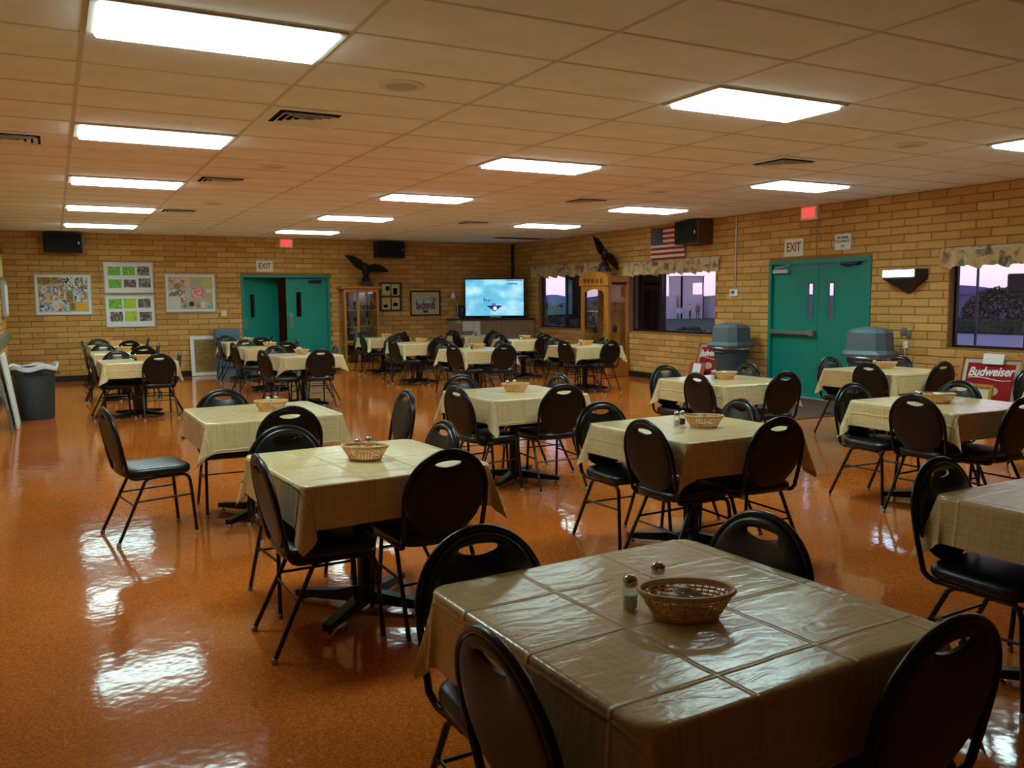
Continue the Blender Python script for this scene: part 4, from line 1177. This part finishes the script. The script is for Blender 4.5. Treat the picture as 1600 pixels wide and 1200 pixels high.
# ------------------------------------------------------------------ bronze eagles
def eagle(loc, rz, label, sc, poseB):
    t = thing('eagle_sculpture', label, 'sculpture', loc, rz)
    S = Matrix.Scale(sc, 4)
    MB().lathe([(.15, 0), (.15, .06), (.12, .075), (.12, .11)], 8, M=S).build('plinth', M_WALNUT, t, 30)
    rock = MB().lathe([(.12, .11), (.13, .14), (.09, .20), (.07, .24), (.03, .27)], 9, sx=1, sy=.75, M=S)
    rock.build('rock', M_BRONZE, t)
    body = MB()
    body.tube([(-.13, 0, .20), (-.07, 0, .25), (-.01, 0, .31), (.04, 0, .37), (.075, 0, .43), (.10, 0, .455), (.125, 0, .45), (.15, 0, .43)], [.04, .06, .085, .085, .058, .046, .034, .006], 12, M=S)
    body.tube([(.0, .035, .32), (.03, .04, .27), (.04, .04, .235)], [.028, .02, .012], 8, M=S).tube([(.0, -.035, .32), (.03, -.04, .27), (.04, -.04, .235)], [.028, .02, .012], 8, M=S)
    body.build('body', M_BRONZE, t, 60)
    tail = [(-.10, -.02), (-.24, -.07), (-.26, 0), (-.24, .07), (-.10, .02)]
    MB().prism(tail, -.008, .008, M=S @ Matrix.Translation((0, 0, .20)) @ Matrix.Rotation(R_(25), 4, 'Y')).build('tail', M_BRONZE, t)
    for s, ang, tw in ((1, -16 if not poseB else -62, .1), (-1, 40 if not poseB else 66, .1)):
        pts = [(-.05, 0), (.07, 0), (.09, .10), (.075, .22), (.04, .34), (.015, .46), (-.02, .43), (-.03, .38), (-.05, .41), (-.065, .34), (-.09, .35), (-.095, .27), (-.12, .26), (-.115, .17), (-.13, .12)]
        vs = []
        b = MB()
        top = [(x, y, .012 * (1 - y/.46) + .05 * y * y) for x, y in pts]; bot = [(x, y, -.010 * (1 - y/.46) - .003 + .05 * y * y) for x, y in pts]
        n_ = len(pts)
        b.add(top + bot, [tuple(range(n_)), tuple(range(n_, 2*n_))[::-1]] + [(i, (i+1) % n_, n_ + (i+1) % n_, n_ + i) for i in range(n_)],
              M=S @ Matrix.Translation((.02, s*.05, .39)) @ Matrix.Diagonal((1, s, 1, 1)) @ Matrix.Rotation(R_(ang), 4, 'X') @ Matrix.Rotation(R_(58), 4, 'Y') @ Matrix.Rotation(tw * s, 4, 'Z'))
        b.build('wing', M_BRONZE, t)
    return t
eagle((5.98, 13.52, 1.86), R_(-118), 'dark bronze eagle with spread wings on the trophy case', 1.05, False)
eagle((9.58, 9.40, 2.085), R_(-118), 'dark bronze eagle with raised wing on the curio cabinet', .9, True)

# ------------------------------------------------------------------ corner television
A0, B0 = Vector((8.1, 13.85, 0)), Vector((9.87, 12.77, 0))
ux = (B0 - A0).normalized(); nn = Vector((-ux.y, ux.x, 0)) * -1   # towards the room
MT = Matrix(((ux.x, 0, nn.x, A0.x), (ux.y, 0, nn.y, A0.y), (0, 1, 0, 0), (0, 0, 0, 1)))   # (along, up, out)
LW = (B0 - A0).length
tv_unit = thing('corner_stand', 'beige corner stand with dark top under the television', 'stand')
inward = [(8.12, 13.84), (9.86, 12.78), (9.86, 13.60), (9.70, 13.84)]
MB().prism(inward, 0, 1.06).build('body', M_BEIGE, tv_unit)
topp = [(8.06, 13.845), (9.86, 12.735), (9.875, 13.60), (9.70, 13.855)]
MB().prism(topp, 1.06, 1.10).build('top', M_BLACKP, tv_unit)
MB().box(LW*.62, LW*.625, .10, 1.06, .0, .004, M=MT).build('panel_seam', mat('seam', (96, 78, 50), .7), tv_unit)
tv = thing('television', 'flat television showing a bright blue picture in the corner', 'television')
x0, x1 = .42, 1.81; zb, zt = 1.16, 2.02
MB().cbox(x0 - .03, x1 + .03, zb - .03, zt + .03, -.18, -.12, .008, M=MT).build('casing', M_BLACKP, tv)
def screen_material():
    M = bpy.data.materials.new('tv_picture'); M.use_nodes = True
    n = M.node_tree.nodes; l = M.node_tree.links; b = n['Principled BSDF']; b.inputs['Roughness'].default_value = .2
    b.inputs['Base Color'].default_value = (.01, .01, .01, 1)
    g = n.new('ShaderNodeNewGeometry')
    mp = n.new('ShaderNodeMapping'); mp.inputs['Scale'].default_value = (1.2, 1.2, 2.2); l.new(g.outputs['Position'], mp.inputs[0])
    nz = n.new('ShaderNodeTexNoise'); nz.inputs['Scale'].default_value = 1.8; nz.inputs['Detail'].default_value = 3; l.new(mp.outputs[0], nz.inputs[0])
    rp = n.new('ShaderNodeValToRGB'); el = rp.color_ramp.elements
    el[0].position = .3; el[0].color = (*lin((90, 178, 216)), 1); el[1].position = .7; el[1].color = (*lin((196, 244, 250)), 1)
    q = el.new(.5); q.color = (*lin((120, 206, 238)), 1)
    l.new(nz.outputs[0], rp.inputs[0]); l.new(rp.outputs[0], b.inputs['Emission Color']); b.inputs['Emission Strength'].default_value = 1.0
    return M
sc_ = MB().box(x0, x1, zb, zt, -.12, -.117, M=MT).build('screen', screen_material(), tv)
em = lambda nm, c, s=.9: mat(nm, c, .3, emit=c, estr=s)
XM = (x0 + x1) / 2
MB().prism([(XM - .20, 1.40), (XM + .19, 1.40), (XM, 1.26)], -.117, -.1155, M=MT).build('picture_emblem', em('tv_navy', (26, 24, 96)), sc_)
MB().lathe([(.045, -.1155), (.045, -.114)], 20, XM + .01, 1.335, M=MT).build('picture_ball', em('tv_white', (240, 246, 255)), sc_)
for q, (dx, hh) in enumerate(((-.26, .08), (-.21, .05), (-.15, .04), (-.06, .05), (-.01, .05))): MB().box(XM + dx, XM + dx + .035, 1.40 if q > 2 else 1.50, (1.40 if q > 2 else 1.50) + hh, -.117, -.1155, M=MT).build('picture_player', em('tv_blue', (40, 90, 160)), sc_)
MB().box(x1 - .38, x1 - .14, 1.90, 1.935, -.117, -.1155, M=MT).build('picture_banner', em('tv_teal', (60, 130, 170)), sc_)
MB().box(x1 - .40, x1 - .02, 1.985, 2.015, -.117, -.1155, M=MT).build('picture_banner', em('tv_mauve', (120, 110, 180)), sc_)
MB().cbox(XM - .12, XM + .16, 1.115, 1.165, -.11, -.08, .006, M=MT).build('sensor_bar', M_STEEL, tv)
MB().cbox(XM - .3, XM + .3, 1.10, 1.115, -.27, -.09, .004, M=MT).box(XM - .06, XM + .06, 1.115, 1.20, -.20, -.17, M=MT).build('foot', M_BLACKP, tv)
t = thing('desk_lamp', 'small lamp with pale head standing left of the television', 'lamp')
MB().lathe([(.08, 1.10), (.08, 1.12), (.02, 1.13)], 16, 8.30, 13.76).tube([(8.30, 13.76, 1.12), (8.32, 13.76, 1.38), (8.26, 13.78, 1.52), (8.22, 13.78, 1.60)], .012, 8).build('stand', M_STEEL, t, 50)
MB().lathe([(.05, 1.58), (.055, 1.62), (.035, 1.70), (.015, 1.72)], 14, 8.21, 13.78).build('head', M_WHITE, t, 50)
t = thing('black_radio', 'small black box beside the television on the stand', 'radio')
MB().cbox(.20, .37, 1.10, 1.42, -.22, -.05, .02, M=MT).build('body', M_BLACKP, t)
MB().lathe([(.03, -.05), (.026, -.042)], 14, .33, 1.30, M=MT).build('dial', mat('copper_dial', (120, 66, 30), .4, metal=.5), t)
for lb, a, b_, z0, z1, mm in (('green note taped to the corner stand', .20, .33, .98, 1.09, mat('green_note', (176, 190, 110), .8)), ('wide white sheet taped to the corner stand', .36, .62, .80, 1.03, M_PAPER), ('tall white sheet taped to the corner stand', .63, .78, .70, 1.03, M_PAPER)):
    tag(MB().box(a, b_, z0, z1, .006, .0085, M=MT).build('paper_sheet', mm), lb, 'paper')

# ------------------------------------------------------------------ bins
def can(t, M_, h_, r, n=28):
    MB().lathe([(r*.82, 0), (r*.84, .01), (r*.95, h_ - .10), (r*1.0, h_ - .10), (r*1.02, h_ - .09), (r*1.03, h_ - .02), (r*1.06, h_ - .015), (r*1.06, h_), (r*.98, h_), (r*.92, h_ - .1), (r*.80, .03)], n, capt=False).build('can', M_, t, 35)
    for s in (-1, 1): MB().tube([(s*r*1.0, -.07, h_ - .10), (s*r*1.14, -.06, h_ - .09), (s*r*1.16, 0, h_ - .08), (s*r*1.14, .06, h_ - .09), (s*r*1.0, .07, h_ - .10)], .013, 6).build('handle', M_, t, 60)
t = thing('trash_can', 'round grey trash can with white liner at the left edge', 'trash can', (-.48, 8.05, 0))
can(t, M_GREYD, .69, .265)
vs = []; fs = []; N = 48
rows = [(.93, .62), (1.00, .695), (1.07, .715), (1.12, .690), (1.11, .655)]
rb = random.Random(5)
for r, z in rows:
    for j in range(N):
        a = 2*PI*j/N; k = 1 + .02*math.sin(9*a) + rb.uniform(-.012, .012)
        vs.append((.265*r*k*math.cos(a), .265*r*k*math.sin(a), z + .016*math.sin(5*a + 1) + (.03*math.exp(-((a-.4)*3)**2)) + rb.uniform(-.004, .004)))
for i in range(len(rows)-1):
    for j in range(N): fs.append((i*N + j, i*N + (j+1) % N, (i+1)*N + (j+1) % N, (i+1)*N + j))
MB().add(vs, fs).build('liner', M_BAG, t, 60, recalc=False)
text('lettering', 'BRUTE', .072, M_BLACKP, t, Matrix(((1, 0, 0, .0), (0, 0, -1, -.277), (0, 1, 0, .615), (0, 0, 0, 1))), bold=.003)
def dome(t, h0, r):
    """boxy swing-top lid: octagonal skirt, chamfered hood"""
    oct_ = lambda w_, c: [(w_, c), (c, w_), (-c, w_), (-w_, c), (-w_, -c), (-c, -w_), (c, -w_), (w_, -c)]
    lv = [(r*1.07, r*.80, h0 - .02), (r*1.10, r*.80, h0 + .02), (r*1.0, r*.62, h0 + .06), (r*.95, r*.58, h0 + .07), (r*.88, r*.55, h0 + .30), (r*.72, r*.45, h0 + .345), (r*.30, r*.2, h0 + .375)]
    vs = []; fs = []
    for w2, c, z in lv: vs += [(x, y, z) for x, y in oct_(w2, c)]
    for i in range(len(lv) - 1):
        for j in range(8): fs.append((i*8 + j, i*8 + (j+1) % 8, (i+1)*8 + (j+1) % 8, (i+1)*8 + j))
    fs.append(tuple(range(8))[::-1]); fs.append(tuple((len(lv)-1)*8 + j for j in range(8)))
    lid = MB().add(vs, fs).build('lid', M_GREY, t)
    for s in (-1, 1):
        MB().add([(s*(r*.93 + .004), -r*.50, h0 + .09), (s*(r*.93 + .004), r*.50, h0 + .09), (s*(r*.88 + .006), r*.48, h0 + .28), (s*(r*.88 + .006), -r*.48, h0 + .28),
                  (s*(r*.93 - .01), -r*.50, h0 + .09), (s*(r*.93 - .01), r*.50, h0 + .09), (s*(r*.88 - .01), r*.48, h0 + .28), (s*(r*.88 - .01), -r*.48, h0 + .28)],
                 [(0,1,2,3),(4,7,6,5),(0,4,5,1),(1,5,6,2),(2,6,7,3),(3,7,4,0)]).build('flap', M_GREY, lid)
for (x, y, rz, lb) in ((9.48, 5.62, .12, 'grey hooded trash can left of the right exit doors'), (9.42, 2.88, .35, 'grey hooded trash can under the wall lamp')):
    t = thing('hooded_trash_can', lb, 'trash can', (x, y, 0), rz)
    can(t, M_GREYD, .76, .28); dome(t, .76, .28)
    MB().tube([(.30*math.cos(2*PI*j/32), .30*math.sin(2*PI*j/32), .735 + .012*math.sin(2*PI*j/32)) for j in range(32)], .012, 5, closed=True).build('liner', M_BAG, t, 60)
t = thing('blue_bin', 'blue-grey rectangular bin against the far wall by the doors', 'bin', (2.96, 13.62, 0))
MB().add([(-.21, -.15, 0), (.21, -.15, 0), (.21, .15, 0), (-.21, .15, 0), (-.235, -.17, .82), (.235, -.17, .82), (.235, .17, .82), (-.235, .17, .82)], [(0,3,2,1),(0,1,5,4),(1,2,6,5),(2,3,7,6),(3,0,4,7),(4,5,6,7)]).build('body', M_BLUEG, t)
hood = [(-.245, .82), (.245, .82), (.25, .86), (.24, .94), (.21, .975), (-.21, .975), (-.24, .94), (-.25, .86)]
MB().prism(hood, -.18, .18, M=Matrix(((1, 0, 0, 0), (0, 0, 1, 0), (0, 1, 0, 0), (0, 0, 0, 1)))).build('lid', M_BLUEG, t, 40)

# ------------------------------------------------------------------ red beer mirrors leaning on the right wall
def beer_sign(y, zc, w_, h_, x, tilt, label, card):
    M = Matrix.Translation((x, y, 0)) @ Matrix.Rotation(R_(tilt), 4, 'Y') @ Matrix(((0, 0, -1, 0), (-1, 0, 0, 0), (0, 1, 0, zc), (0, 0, 0, 1)))
    t = thing('framed_sign', label, 'sign')
    bw = .045; b = MB()
    for a0, a1, c0, c1 in ((-w_/2, w_/2, h_/2 - bw, h_/2), (-w_/2, w_/2, -h_/2, -h_/2 + bw), (-w_/2, -w_/2 + bw, -h_/2 + bw, h_/2 - bw), (w_/2 - bw, w_/2, -h_/2 + bw, h_/2 - bw)):
        b.cbox(a0, a1, c0, c1, .0, .035, .005, M=M)
    b.build('frame', M_OAK, t)
    MB().box(-w_/2 + bw, w_/2 - bw, -h_/2 + bw, h_/2 - bw, .004, .012, M=M).build('mirror', mat('sign_mirror', (176, 168, 146), .25, metal=.3), t)
    MB().box(-w_/2 + .10, w_/2 - .10, -h_/2 + .12, h_/2 - .095, .012, .0145, M=M).build('red_panel', M_RED, t)
    text('lettering', 'Budweiser', .155, M_PAPER, t, M @ Matrix.Translation((0, h_/2 - .20, .0155)) @ Matrix.Rotation(R_(3), 4, 'Z'), shear=.35, bold=.004, xs=.86 * (w_ / .80))
    MB().tube([tuple(M @ Vector((-.27 + .54*k/10, h_/2 - .285 + .015*math.sin(k*.6), .0165))) for k in range(11)], .006, 5).build('flourish', M_PAPER, t, 60)
    MB().lathe([(.11, .0145), (.11, .016)], 20, .03, -.02, sy=.55, M=M).build('emblem', mat('sign_silver', (190, 170, 150), .4), t)
    if card: MB().cbox(-.10, .16, h_/2 - .11, h_/2 + .02, .037, .05, .004, M=M).build('card', M_PAPER, t)
    return t
beer_sign(1.40, .42, .80, .82, 9.62, 13, 'oak-framed red beer mirror with white card, under the right window', True)
beer_sign(6.50, .40, .62, .80, 9.66, 14, 'oak-framed red beer mirror beside the hooded trash can', False)
t = thing('notice_board', 'red notice with white sheet leaning on the left beer mirror', 'notice')
Mn = Matrix.Translation((9.50, 6.56, 0)) @ Matrix.Rotation(R_(14), 4, 'Y') @ Matrix(((0, 0, -1, 0), (-1, 0, 0, 0), (0, 1, 0, .22), (0, 0, 0, 1)))
MB().cbox(-.2, .2, -.22, .22, 0, .012, .003, M=Mn).build('board', mat('faded_red', (170, 70, 66), .6), t)
MB().box(-.1, .1, -.2, .2, .012, .014, M=Mn).build('sheet', M_PAPER, t)
t = thing('small_picture_frame', 'small oak-framed cream picture leaning before the right beer mirror', 'picture')
Mn = Matrix.Translation((9.33, 1.40, 0)) @ Matrix.Rotation(R_(12), 4, 'Y') @ Matrix(((0, 0, -1, 0), (-1, 0, 0, 0), (0, 1, 0, .255), (0, 0, 0, 1)))
b = MB()
for a0, a1, c0, c1 in ((-.26, .26, .21, .25), (-.26, .26, -.25, -.21), (-.26, -.22, -.21, .21), (.22, .26, -.21, .21)): b.cbox(a0, a1, c0, c1, 0, .03, .004, M=Mn)
b.build('frame', M_OAK, t)
MB().box(-.22, .22, -.21, .21, .004, .01, M=Mn).build('picture', mat('cream_print', (206, 196, 160), .6), t)

# ------------------------------------------------------------------ left edge
def leaning_board(x, y0, y1, hgt, tilt, label):
    M = Matrix.Translation((x, 0, 0)) @ Matrix.Rotation(R_(-tilt), 4, 'Y')
    tag(MB().cbox(-.012, .012, y0, y1, .004, hgt, .004, M=M).build('leaning_board', M_WHITE), label, 'board')
leaning_board(-.66, 6.9, 7.70, .92, 8, 'front white board leaning on the left wall by the trash can')
leaning_board(-.73, 7.0, 7.76, .90, 8, 'rear white board leaning on the left wall by the trash can')
t = thing('folded_chair', 'grey folded chair leaning at the left picture edge', 'chair', (-.70, 6.72, 0))
MB().prism([(.19*math.cos(2*PI*j/20)*abs(math.cos(2*PI*j/20))**-.3 if abs(math.cos(2*PI*j/20)) > 1e-3 else 0, .47 + .2*math.sin(2*PI*j/20)) for j in range(20)], -.012, .012, M=Matrix.Rotation(R_(-10), 4, 'Y') @ Matrix(((0, 0, 1, 0), (1, 0, 0, 0), (0, 1, 0, 0), (0, 0, 0, 1)))).build('seat', mat('grey_plastic', (120, 116, 112), .5), t, 40)
for s in (-1, 1): MB().tube([(0, s*.16, .01), (-.10, s*.15, .62)], .011, 6).build('leg', M_STEEL, t, 60)
struct(MB().cbox(XL + .011, XL + .075, 9.2, 13.4, .86, 1.02, .01).build('trim_1', mat('sage_rail', (112, 122, 96), .5)))
t = thing('wall_panel', 'silver-edged panel on the left wall', 'panel', (XL + .011, 12.6, 1.30))
MB().cbox(0, .07, -.5, .5, 0, .62, .01).build('frame', M_ALU, t)
MB().box(.07, .074, -.44, .44, .06, .56).build('sheet', M_WHITE, t)
tag(MB().cbox(XL + .011, XL + .03, 12.1, 13.0, 2.0, 2.36, .004).build('wall_poster', mat('pale_yellow_paper', (214, 200, 120), .6)), 'pale yellow sheet on the left wall near the ceiling', 'paper')
tag(MB().prism([(12.6, 2.42), (13.1, 2.42), (13.0, 2.62), (12.7, 2.58)], XL + .011, XL + .06, M=Matrix(((0, 0, 1, 0), (1, 0, 0, 0), (0, 1, 0, 0), (0, 0, 0, 1)))).build('pennant', mat('pennant_orange', (206, 136, 24), .7, rgb2=(30, 24, 18), vscale=5)), 'black and orange pennant high on the left wall', 'pennant')

# ------------------------------------------------------------------ outdoors at dusk
ZG = -.62
M_GRASS = mat('dusk_grass', (70, 84, 60), .95, spec=.1, rgb2=(92, 96, 78), vscale=1.5)
gr = MB().box(XR + .2, 900, -500, 1200, ZG - .2, ZG).build('ground_outside', M_GRASS); struct(gr)
M_PAVE = mat('lavender_pavement', (170, 166, 176), .9, spec=.1, var=.05, vscale=1)
struct(MB().box(XR + .21, 13.2, -6, 6.2, ZG, ZG + .04).box(16.0, 46.5, 2, 34, ZG, ZG + .03).build('pavement_outside', M_PAVE))
M_PIER = mat('dark_pier', (48, 42, 40), .9, spec=.1)
for (y0, y1, lb) in ((9.34, 10.03, 'dark patio pier seen through the window under the flag'), (10.14, 10.55, 'narrow dark patio post beside the pier outside'), (12.22, 13.06, 'dark patio pier seen through the leftmost window')):
    t = thing('patio_pier', lb, 'pier', (10.95, (y0 + y1) / 2, ZG))
    MB().cbox(-.06, .06, -(y1 - y0)/2, (y1 - y0)/2, 0, 3.4, .02).build('shaft', M_PIER, t)
    MB().cbox(-.09, .09, -(y1 - y0)/2 - .02, (y1 - y0)/2 + .02, 0, .25, .02).build('footing', M_PIER, t)
struct(MB().box(XR + .2, 11.7, 6.4, 14.4, 2.75, 2.9).build('patio_roof', M_PIER))
M_STUC = mat('pale_stucco', (216, 198, 196), .9, spec=.1, var=.04, vscale=.5)
M_STUC2 = mat('lavender_stucco', (206, 196, 204), .9, spec=.1, var=.04, vscale=.5)
t = thing('tower_building', 'square stucco tower with an open corner window beyond the grass', 'building')
b = MB(); X0, X1, Y0, Y1, ZT = 60., 63.1, 68.8, 71.0, 3.95
b.box(X0, X0 + .15, Y0, Y1, ZG, ZT).box(X0, 61.55, Y0, Y0 + .15, ZG, ZT).box(61.55, X1, Y0, Y0 + .15, ZG, 2.0).box(61.55, X1, Y0, Y0 + .15, 3.3, ZT).box(X1 - .08, X1, Y0, Y0 + .2, 2.0, 3.3)
b.box(X0, X1, Y1 - .15, Y1, ZG, 2.0).box(X0, X1, Y1 - .15, Y1, 3.3, ZT).box(X1 - .15, X1, Y0, Y1, ZG, 2.0).box(X1 - .15, X1, Y0, Y1, 3.3, ZT)
b.build('walls', M_STUC, t)
MB().box(X0 - .1, X1 + .1, Y0 - .1, Y1 + .1, ZT, ZT + .08).build('roof', M_STUC, t)
MB().box(62.1, 62.3, Y1 - .14, Y1 - .02, 2.0, 3.0).build('mullion', M_STUC, t)
t = thing('yard_wall', 'low lavender wall left of the tower', 'wall')
MB().add([(59.2, 69.5, ZG), (59.6, 69.5, ZG), (59.6, 76, ZG), (59.2, 76, ZG), (59.2, 69.5, 1.9), (59.6, 69.5, 1.9), (59.6, 76, 1.3), (59.2, 76, 1.3)], [(0,3,2,1),(4,5,6,7),(0,1,5,4),(1,2,6,5),(2,3,7,6),(3,0,4,7)]).build('wall_face', M_STUC2, t)
MB().box(59.15, 59.65, 69.2, 69.5, ZG, 2.0).build('wall_end', M_STUC2, t)
t = thing('yard_wall', 'low lavender wall right of the tower', 'wall')
MB().box(64, 64.4, 60, 71, ZG, 1.7).build('wall_face', M_STUC2, t)
MB().box(63.9, 64.5, 60, 71, 1.7, 1.8).build('coping', M_STUC2, t)
t = thing('yard_table', 'small pale cart beside the tower', 'cart', (58, 66.5, ZG))
MB().box(-.3, .3, -.35, .35, .62, 1.2).build('box', mat('cart_white', (190, 190, 196), .7), t)
for x in (-.25, .25):
    for y in (-.3, .3): MB().tube([(x, y, 0), (x, y, .62)], .03, 6).build('leg', M_STEEL, t)
# distant ridge
vs = []; fs = []; n = 60
rr = random.Random(3)
for i in range(n + 1):
    y = 250 + 700 * i / n; hgt = 3.0 + 5 * (.5 + .5 * math.sin(i * .55)) * (.6 + .4 * math.sin(i * .23 + 1)) + rr.uniform(-.4, .4)
    vs += [(395, y, ZG), (400, y, hgt), (440, y, ZG)]
for i in range(n): fs += [(3*i, 3*i+3, 3*i+4, 3*i+1), (3*i+1, 3*i+4, 3*i+5, 3*i+2)]
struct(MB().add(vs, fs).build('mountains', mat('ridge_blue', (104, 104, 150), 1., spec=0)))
M_LEAF = mat('dusk_leaves', (40, 52, 34), .8, rgb2=(58, 70, 44), vscale=3)
M_BLOS = mat('pink_blossom', (140, 84, 108), .8)
def bush(x, y, rx, ry, h_, label, cat, n, seed, blossom=0):
    rnd = random.Random(seed)
    t = thing('flowering_bush' if blossom else 'shrub', label, cat, (x, y, ZG))
    def leaves(cnt, s0, shell):
        b = MB()
        for k in range(cnt):
            a, c = rnd.uniform(0, 2*PI), rnd.uniform(0, 1); f = shell + (1.02 - shell) * rnd.random() ** .5
            zz = c; rad = math.sqrt(max(.05, 1 - (2*c - .8)**2 / 1.5)) * f
            p = Vector((rx*rad*math.cos(a), ry*rad*math.sin(a), h_*zz*(.9 + .1*rnd.random())))
            M = Matrix.Translation(p) @ Matrix.Rotation(rnd.uniform(0, 6.28), 4, 'Z') @ Matrix.Rotation(rnd.uniform(-1.2, 1.2), 4, 'X')
            s = s0 * rnd.uniform(.7, 1.3)
            b.add([(-s*.5, 0, 0), (0, -s, 0), (s*.5, 0, .1*s), (0, s, 0)], [(0, 1, 2, 3)], M=M)
        return b
    leaves(n * 3, max(rx, ry) * .05, .5).build('foliage', M_LEAF, t, recalc=False)
    if blossom: leaves(blossom * 2, max(rx, ry) * .032, .97).build('blossoms', M_BLOS, t, recalc=False)
    for k in range(3): MB().tube([(0, 0, 0), (rx*.2*math.cos(k*2.1), ry*.2*math.sin(k*2.1), h_*.5), (rx*.45*math.cos(k*2.1), ry*.45*math.sin(k*2.1), h_*.8)], [.03, .02, .008], 6).build('stem', M_WALNUT, t)
bush(50, 26.6, 1.9, 2.4, 2.75, 'pink flowering bush outside the rightmost window', 'bush', 1500, 1, 420)
hb = random.Random(77)
t = thing('hedge', 'low dark clipped hedge outside the rightmost window', 'hedge', (46.9, 27, ZG))
b = MB()
for k in range(3000):
    p = (hb.uniform(-.5, .5), hb.uniform(-5, 5), hb.uniform(.0, .95))
    M = Matrix.Translation(p) @ Matrix.Rotation(hb.uniform(0, 6.28), 4, 'Z') @ Matrix.Rotation(hb.uniform(-1.2, 1.2), 4, 'X')
    s_ = hb.uniform(.07, .13); b.add([(-s_*.5, 0, 0), (0, -s_, 0), (s_*.5, 0, .1*s_), (0, s_, 0)], [(0, 1, 2, 3)], M=M)
b.build('foliage', M_LEAF, t, recalc=False)
MB().cbox(-.42, .42, -4.9, 4.9, 0, .85, .1).build('core', M_LEAF, t)
for k, (x, y, lb) in enumerate(((20.3, 17.6, 'nearest'), (20.5, 19.9, 'second'), (20.8, 22.2, 'third'), (21.0, 24.5, 'farthest'))):
    bush(x, y, .8, 1.1, 1.25 - .12*k, f'dark low shrub outside the window under the flag, {lb}', 'shrub', 700, 10 + k)
for k, (x, y, lb) in enumerate(((25, 35.5, 'right'), (25.5, 39.3, 'middle'), (26, 43.1, 'left'))):
    bush(x, y, 1.2, 1.9, 2.0, f'dark hedge shrub outside the leftmost window, {lb} one', 'shrub', 800, 20 + k)
t = thing('low_building', 'long blue-grey building beyond the rightmost window', 'building')
MB().box(62, 70, 8, 42.0, ZG, 1.72).build('wall', mat('bluegrey_wall', (116, 116, 150), .9, spec=.1), t)
MB().box(61.8, 70.2, 7.8, 42.2, 1.72, 1.82).build('roof', MATS['bluegrey_wall'], t)
t = thing('yard_pole', 'thin pole outside the rightmost window', 'pole', (13.8, 4.30, ZG))
MB().tube([(0, 0, 0), (0, 0, 4.2)], .022, 8).build('shaft', mat('pole_teal', (70, 84, 90), .6), t, 60)
MB().lathe([(.06, 0), (.06, .03)], 12).build('flange', M_STEEL, t)
t = thing('outdoor_box', 'dark grey box on a post outside the rightmost window', 'box', (13.9, 3.50, ZG))
MB().cbox(-.12, .12, -.28, .28, 2.22, 2.52, .02).build('body', mat('charcoal_box', (52, 52, 54), .6), t)
MB().tube([(0, 0, 0), (0, 0, 2.22)], .025, 8).build('post', M_BLACKP, t)

# ------------------------------------------------------------------ people far outside
def person(loc, rz, label, top, legs, pose, hold=None):
    t = thing('person', label, 'person', loc, rz)
    me = bpy.data.meshes.new('body')
    V = [(0,0,.93),(0,0,1.12),(0,0,1.34),(0,.01,1.45),(0,.03,1.60),(0,.03,1.70),
         (.10,0,.90),(.11,.02,.50),(.11,-.02,.08),(.11,.10,.03), (-.10,0,.90),(-.11,.03,.50),(-.11,-.02,.08),(-.11,.10,.03)]
    E_ = [(0,1),(1,2),(2,3),(3,4),(4,5),(0,6),(6,7),(7,8),(8,9),(0,10),(10,11),(11,12),(12,13)]
    Rr = [.15,.14,.17,.06,.095,.08,.09,.062,.045,.035,.09,.062,.045,.035]
    for s in (1, -1):
        i = len(V)
        sh = (s*.19, 0, 1.38)
        el, wr, hd = pose[0 if s > 0 else 1]
        V += [sh, el, wr, hd]; Rr += [.06, .045, .035, .04]; E_ += [(2, i), (i, i+1), (i+1, i+2), (i+2, i+3)]
    me.from_pydata(V, E_, [])
    o = link('body', me, t)
    md = o.modifiers.new('skin', 'SKIN')
    sd = me.skin_vertices[0].data if me.skin_vertices else None
    if sd is None:
        bm = bmesh.new(); bm.from_mesh(me); bm.verts.layers.skin.verify(); bm.to_mesh(me); bm.free(); sd = me.skin_vertices[0].data
    for k, r in enumerate(Rr): sd[k].radius = (r, r * .85)
    sd[0].use_root = True
    o.modifiers.new('sub', 'SUBSURF').levels = 1
    o.modifiers['sub'].render_levels = 1
    dg = bpy.context.evaluated_depsgraph_get()
    m2 = bpy.data.meshes.new_from_object(o.evaluated_get(dg))
    o.modifiers.clear(); o.data = m2
    m2.materials.clear()
    for mm in (legs, top, mat('skin_dusk', (150, 110, 92), .6), mat('dark_hair', (40, 30, 26), .8)): m2.materials.append(mm)
    for p in m2.polygons:
        c = p.center
        p.material_index = 0 if c.z < .95 and abs(c.x) < .22 else (3 if c.z > 1.66 or (c.z > 1.55 and c.y < 0) else (2 if c.z > 1.46 else 1))
        p.use_smooth = True
    return t
rest_arm = [((.24, -.02, 1.12), (.25, .06, .90), (.25, .08, .82)), ((-.24, -.02, 1.12), (-.25, .06, .90), (-.25, .08, .82))]
fwd_arm = [((.22, .15, 1.16), (.12, .36, 1.18), (.08, .44, 1.19)), ((-.22, .15, 1.16), (-.12, .36, 1.18), (-.08, .44, 1.19))]
M_DT, M_DL = mat('dark_jacket', (56, 50, 76), .8), mat('dark_trousers', (44, 42, 66), .8)
M_VEST, M_TSH = mat('yellow_vest', (206, 216, 120), .7), mat('tan_shirt', (130, 108, 104), .8)
person((58, 69.5, ZG), R_(-90), 'person in dark clothes standing by the left yard wall', M_DT, M_DL, [rest_arm[0], ((-.26, .05, 1.15), (-.34, .2, 1.3), (-.36, .26, 1.38))])
person((58, 64.95, ZG), R_(70), 'person in a pale yellow top reaching sideways before the tower', M_VEST, M_DL, fwd_arm)
person((58, 63.75, ZG), R_(120), 'person in blue trousers standing right of the yellow top', M_TSH, mat('blue_jeans', (60, 70, 130), .8), rest_arm)
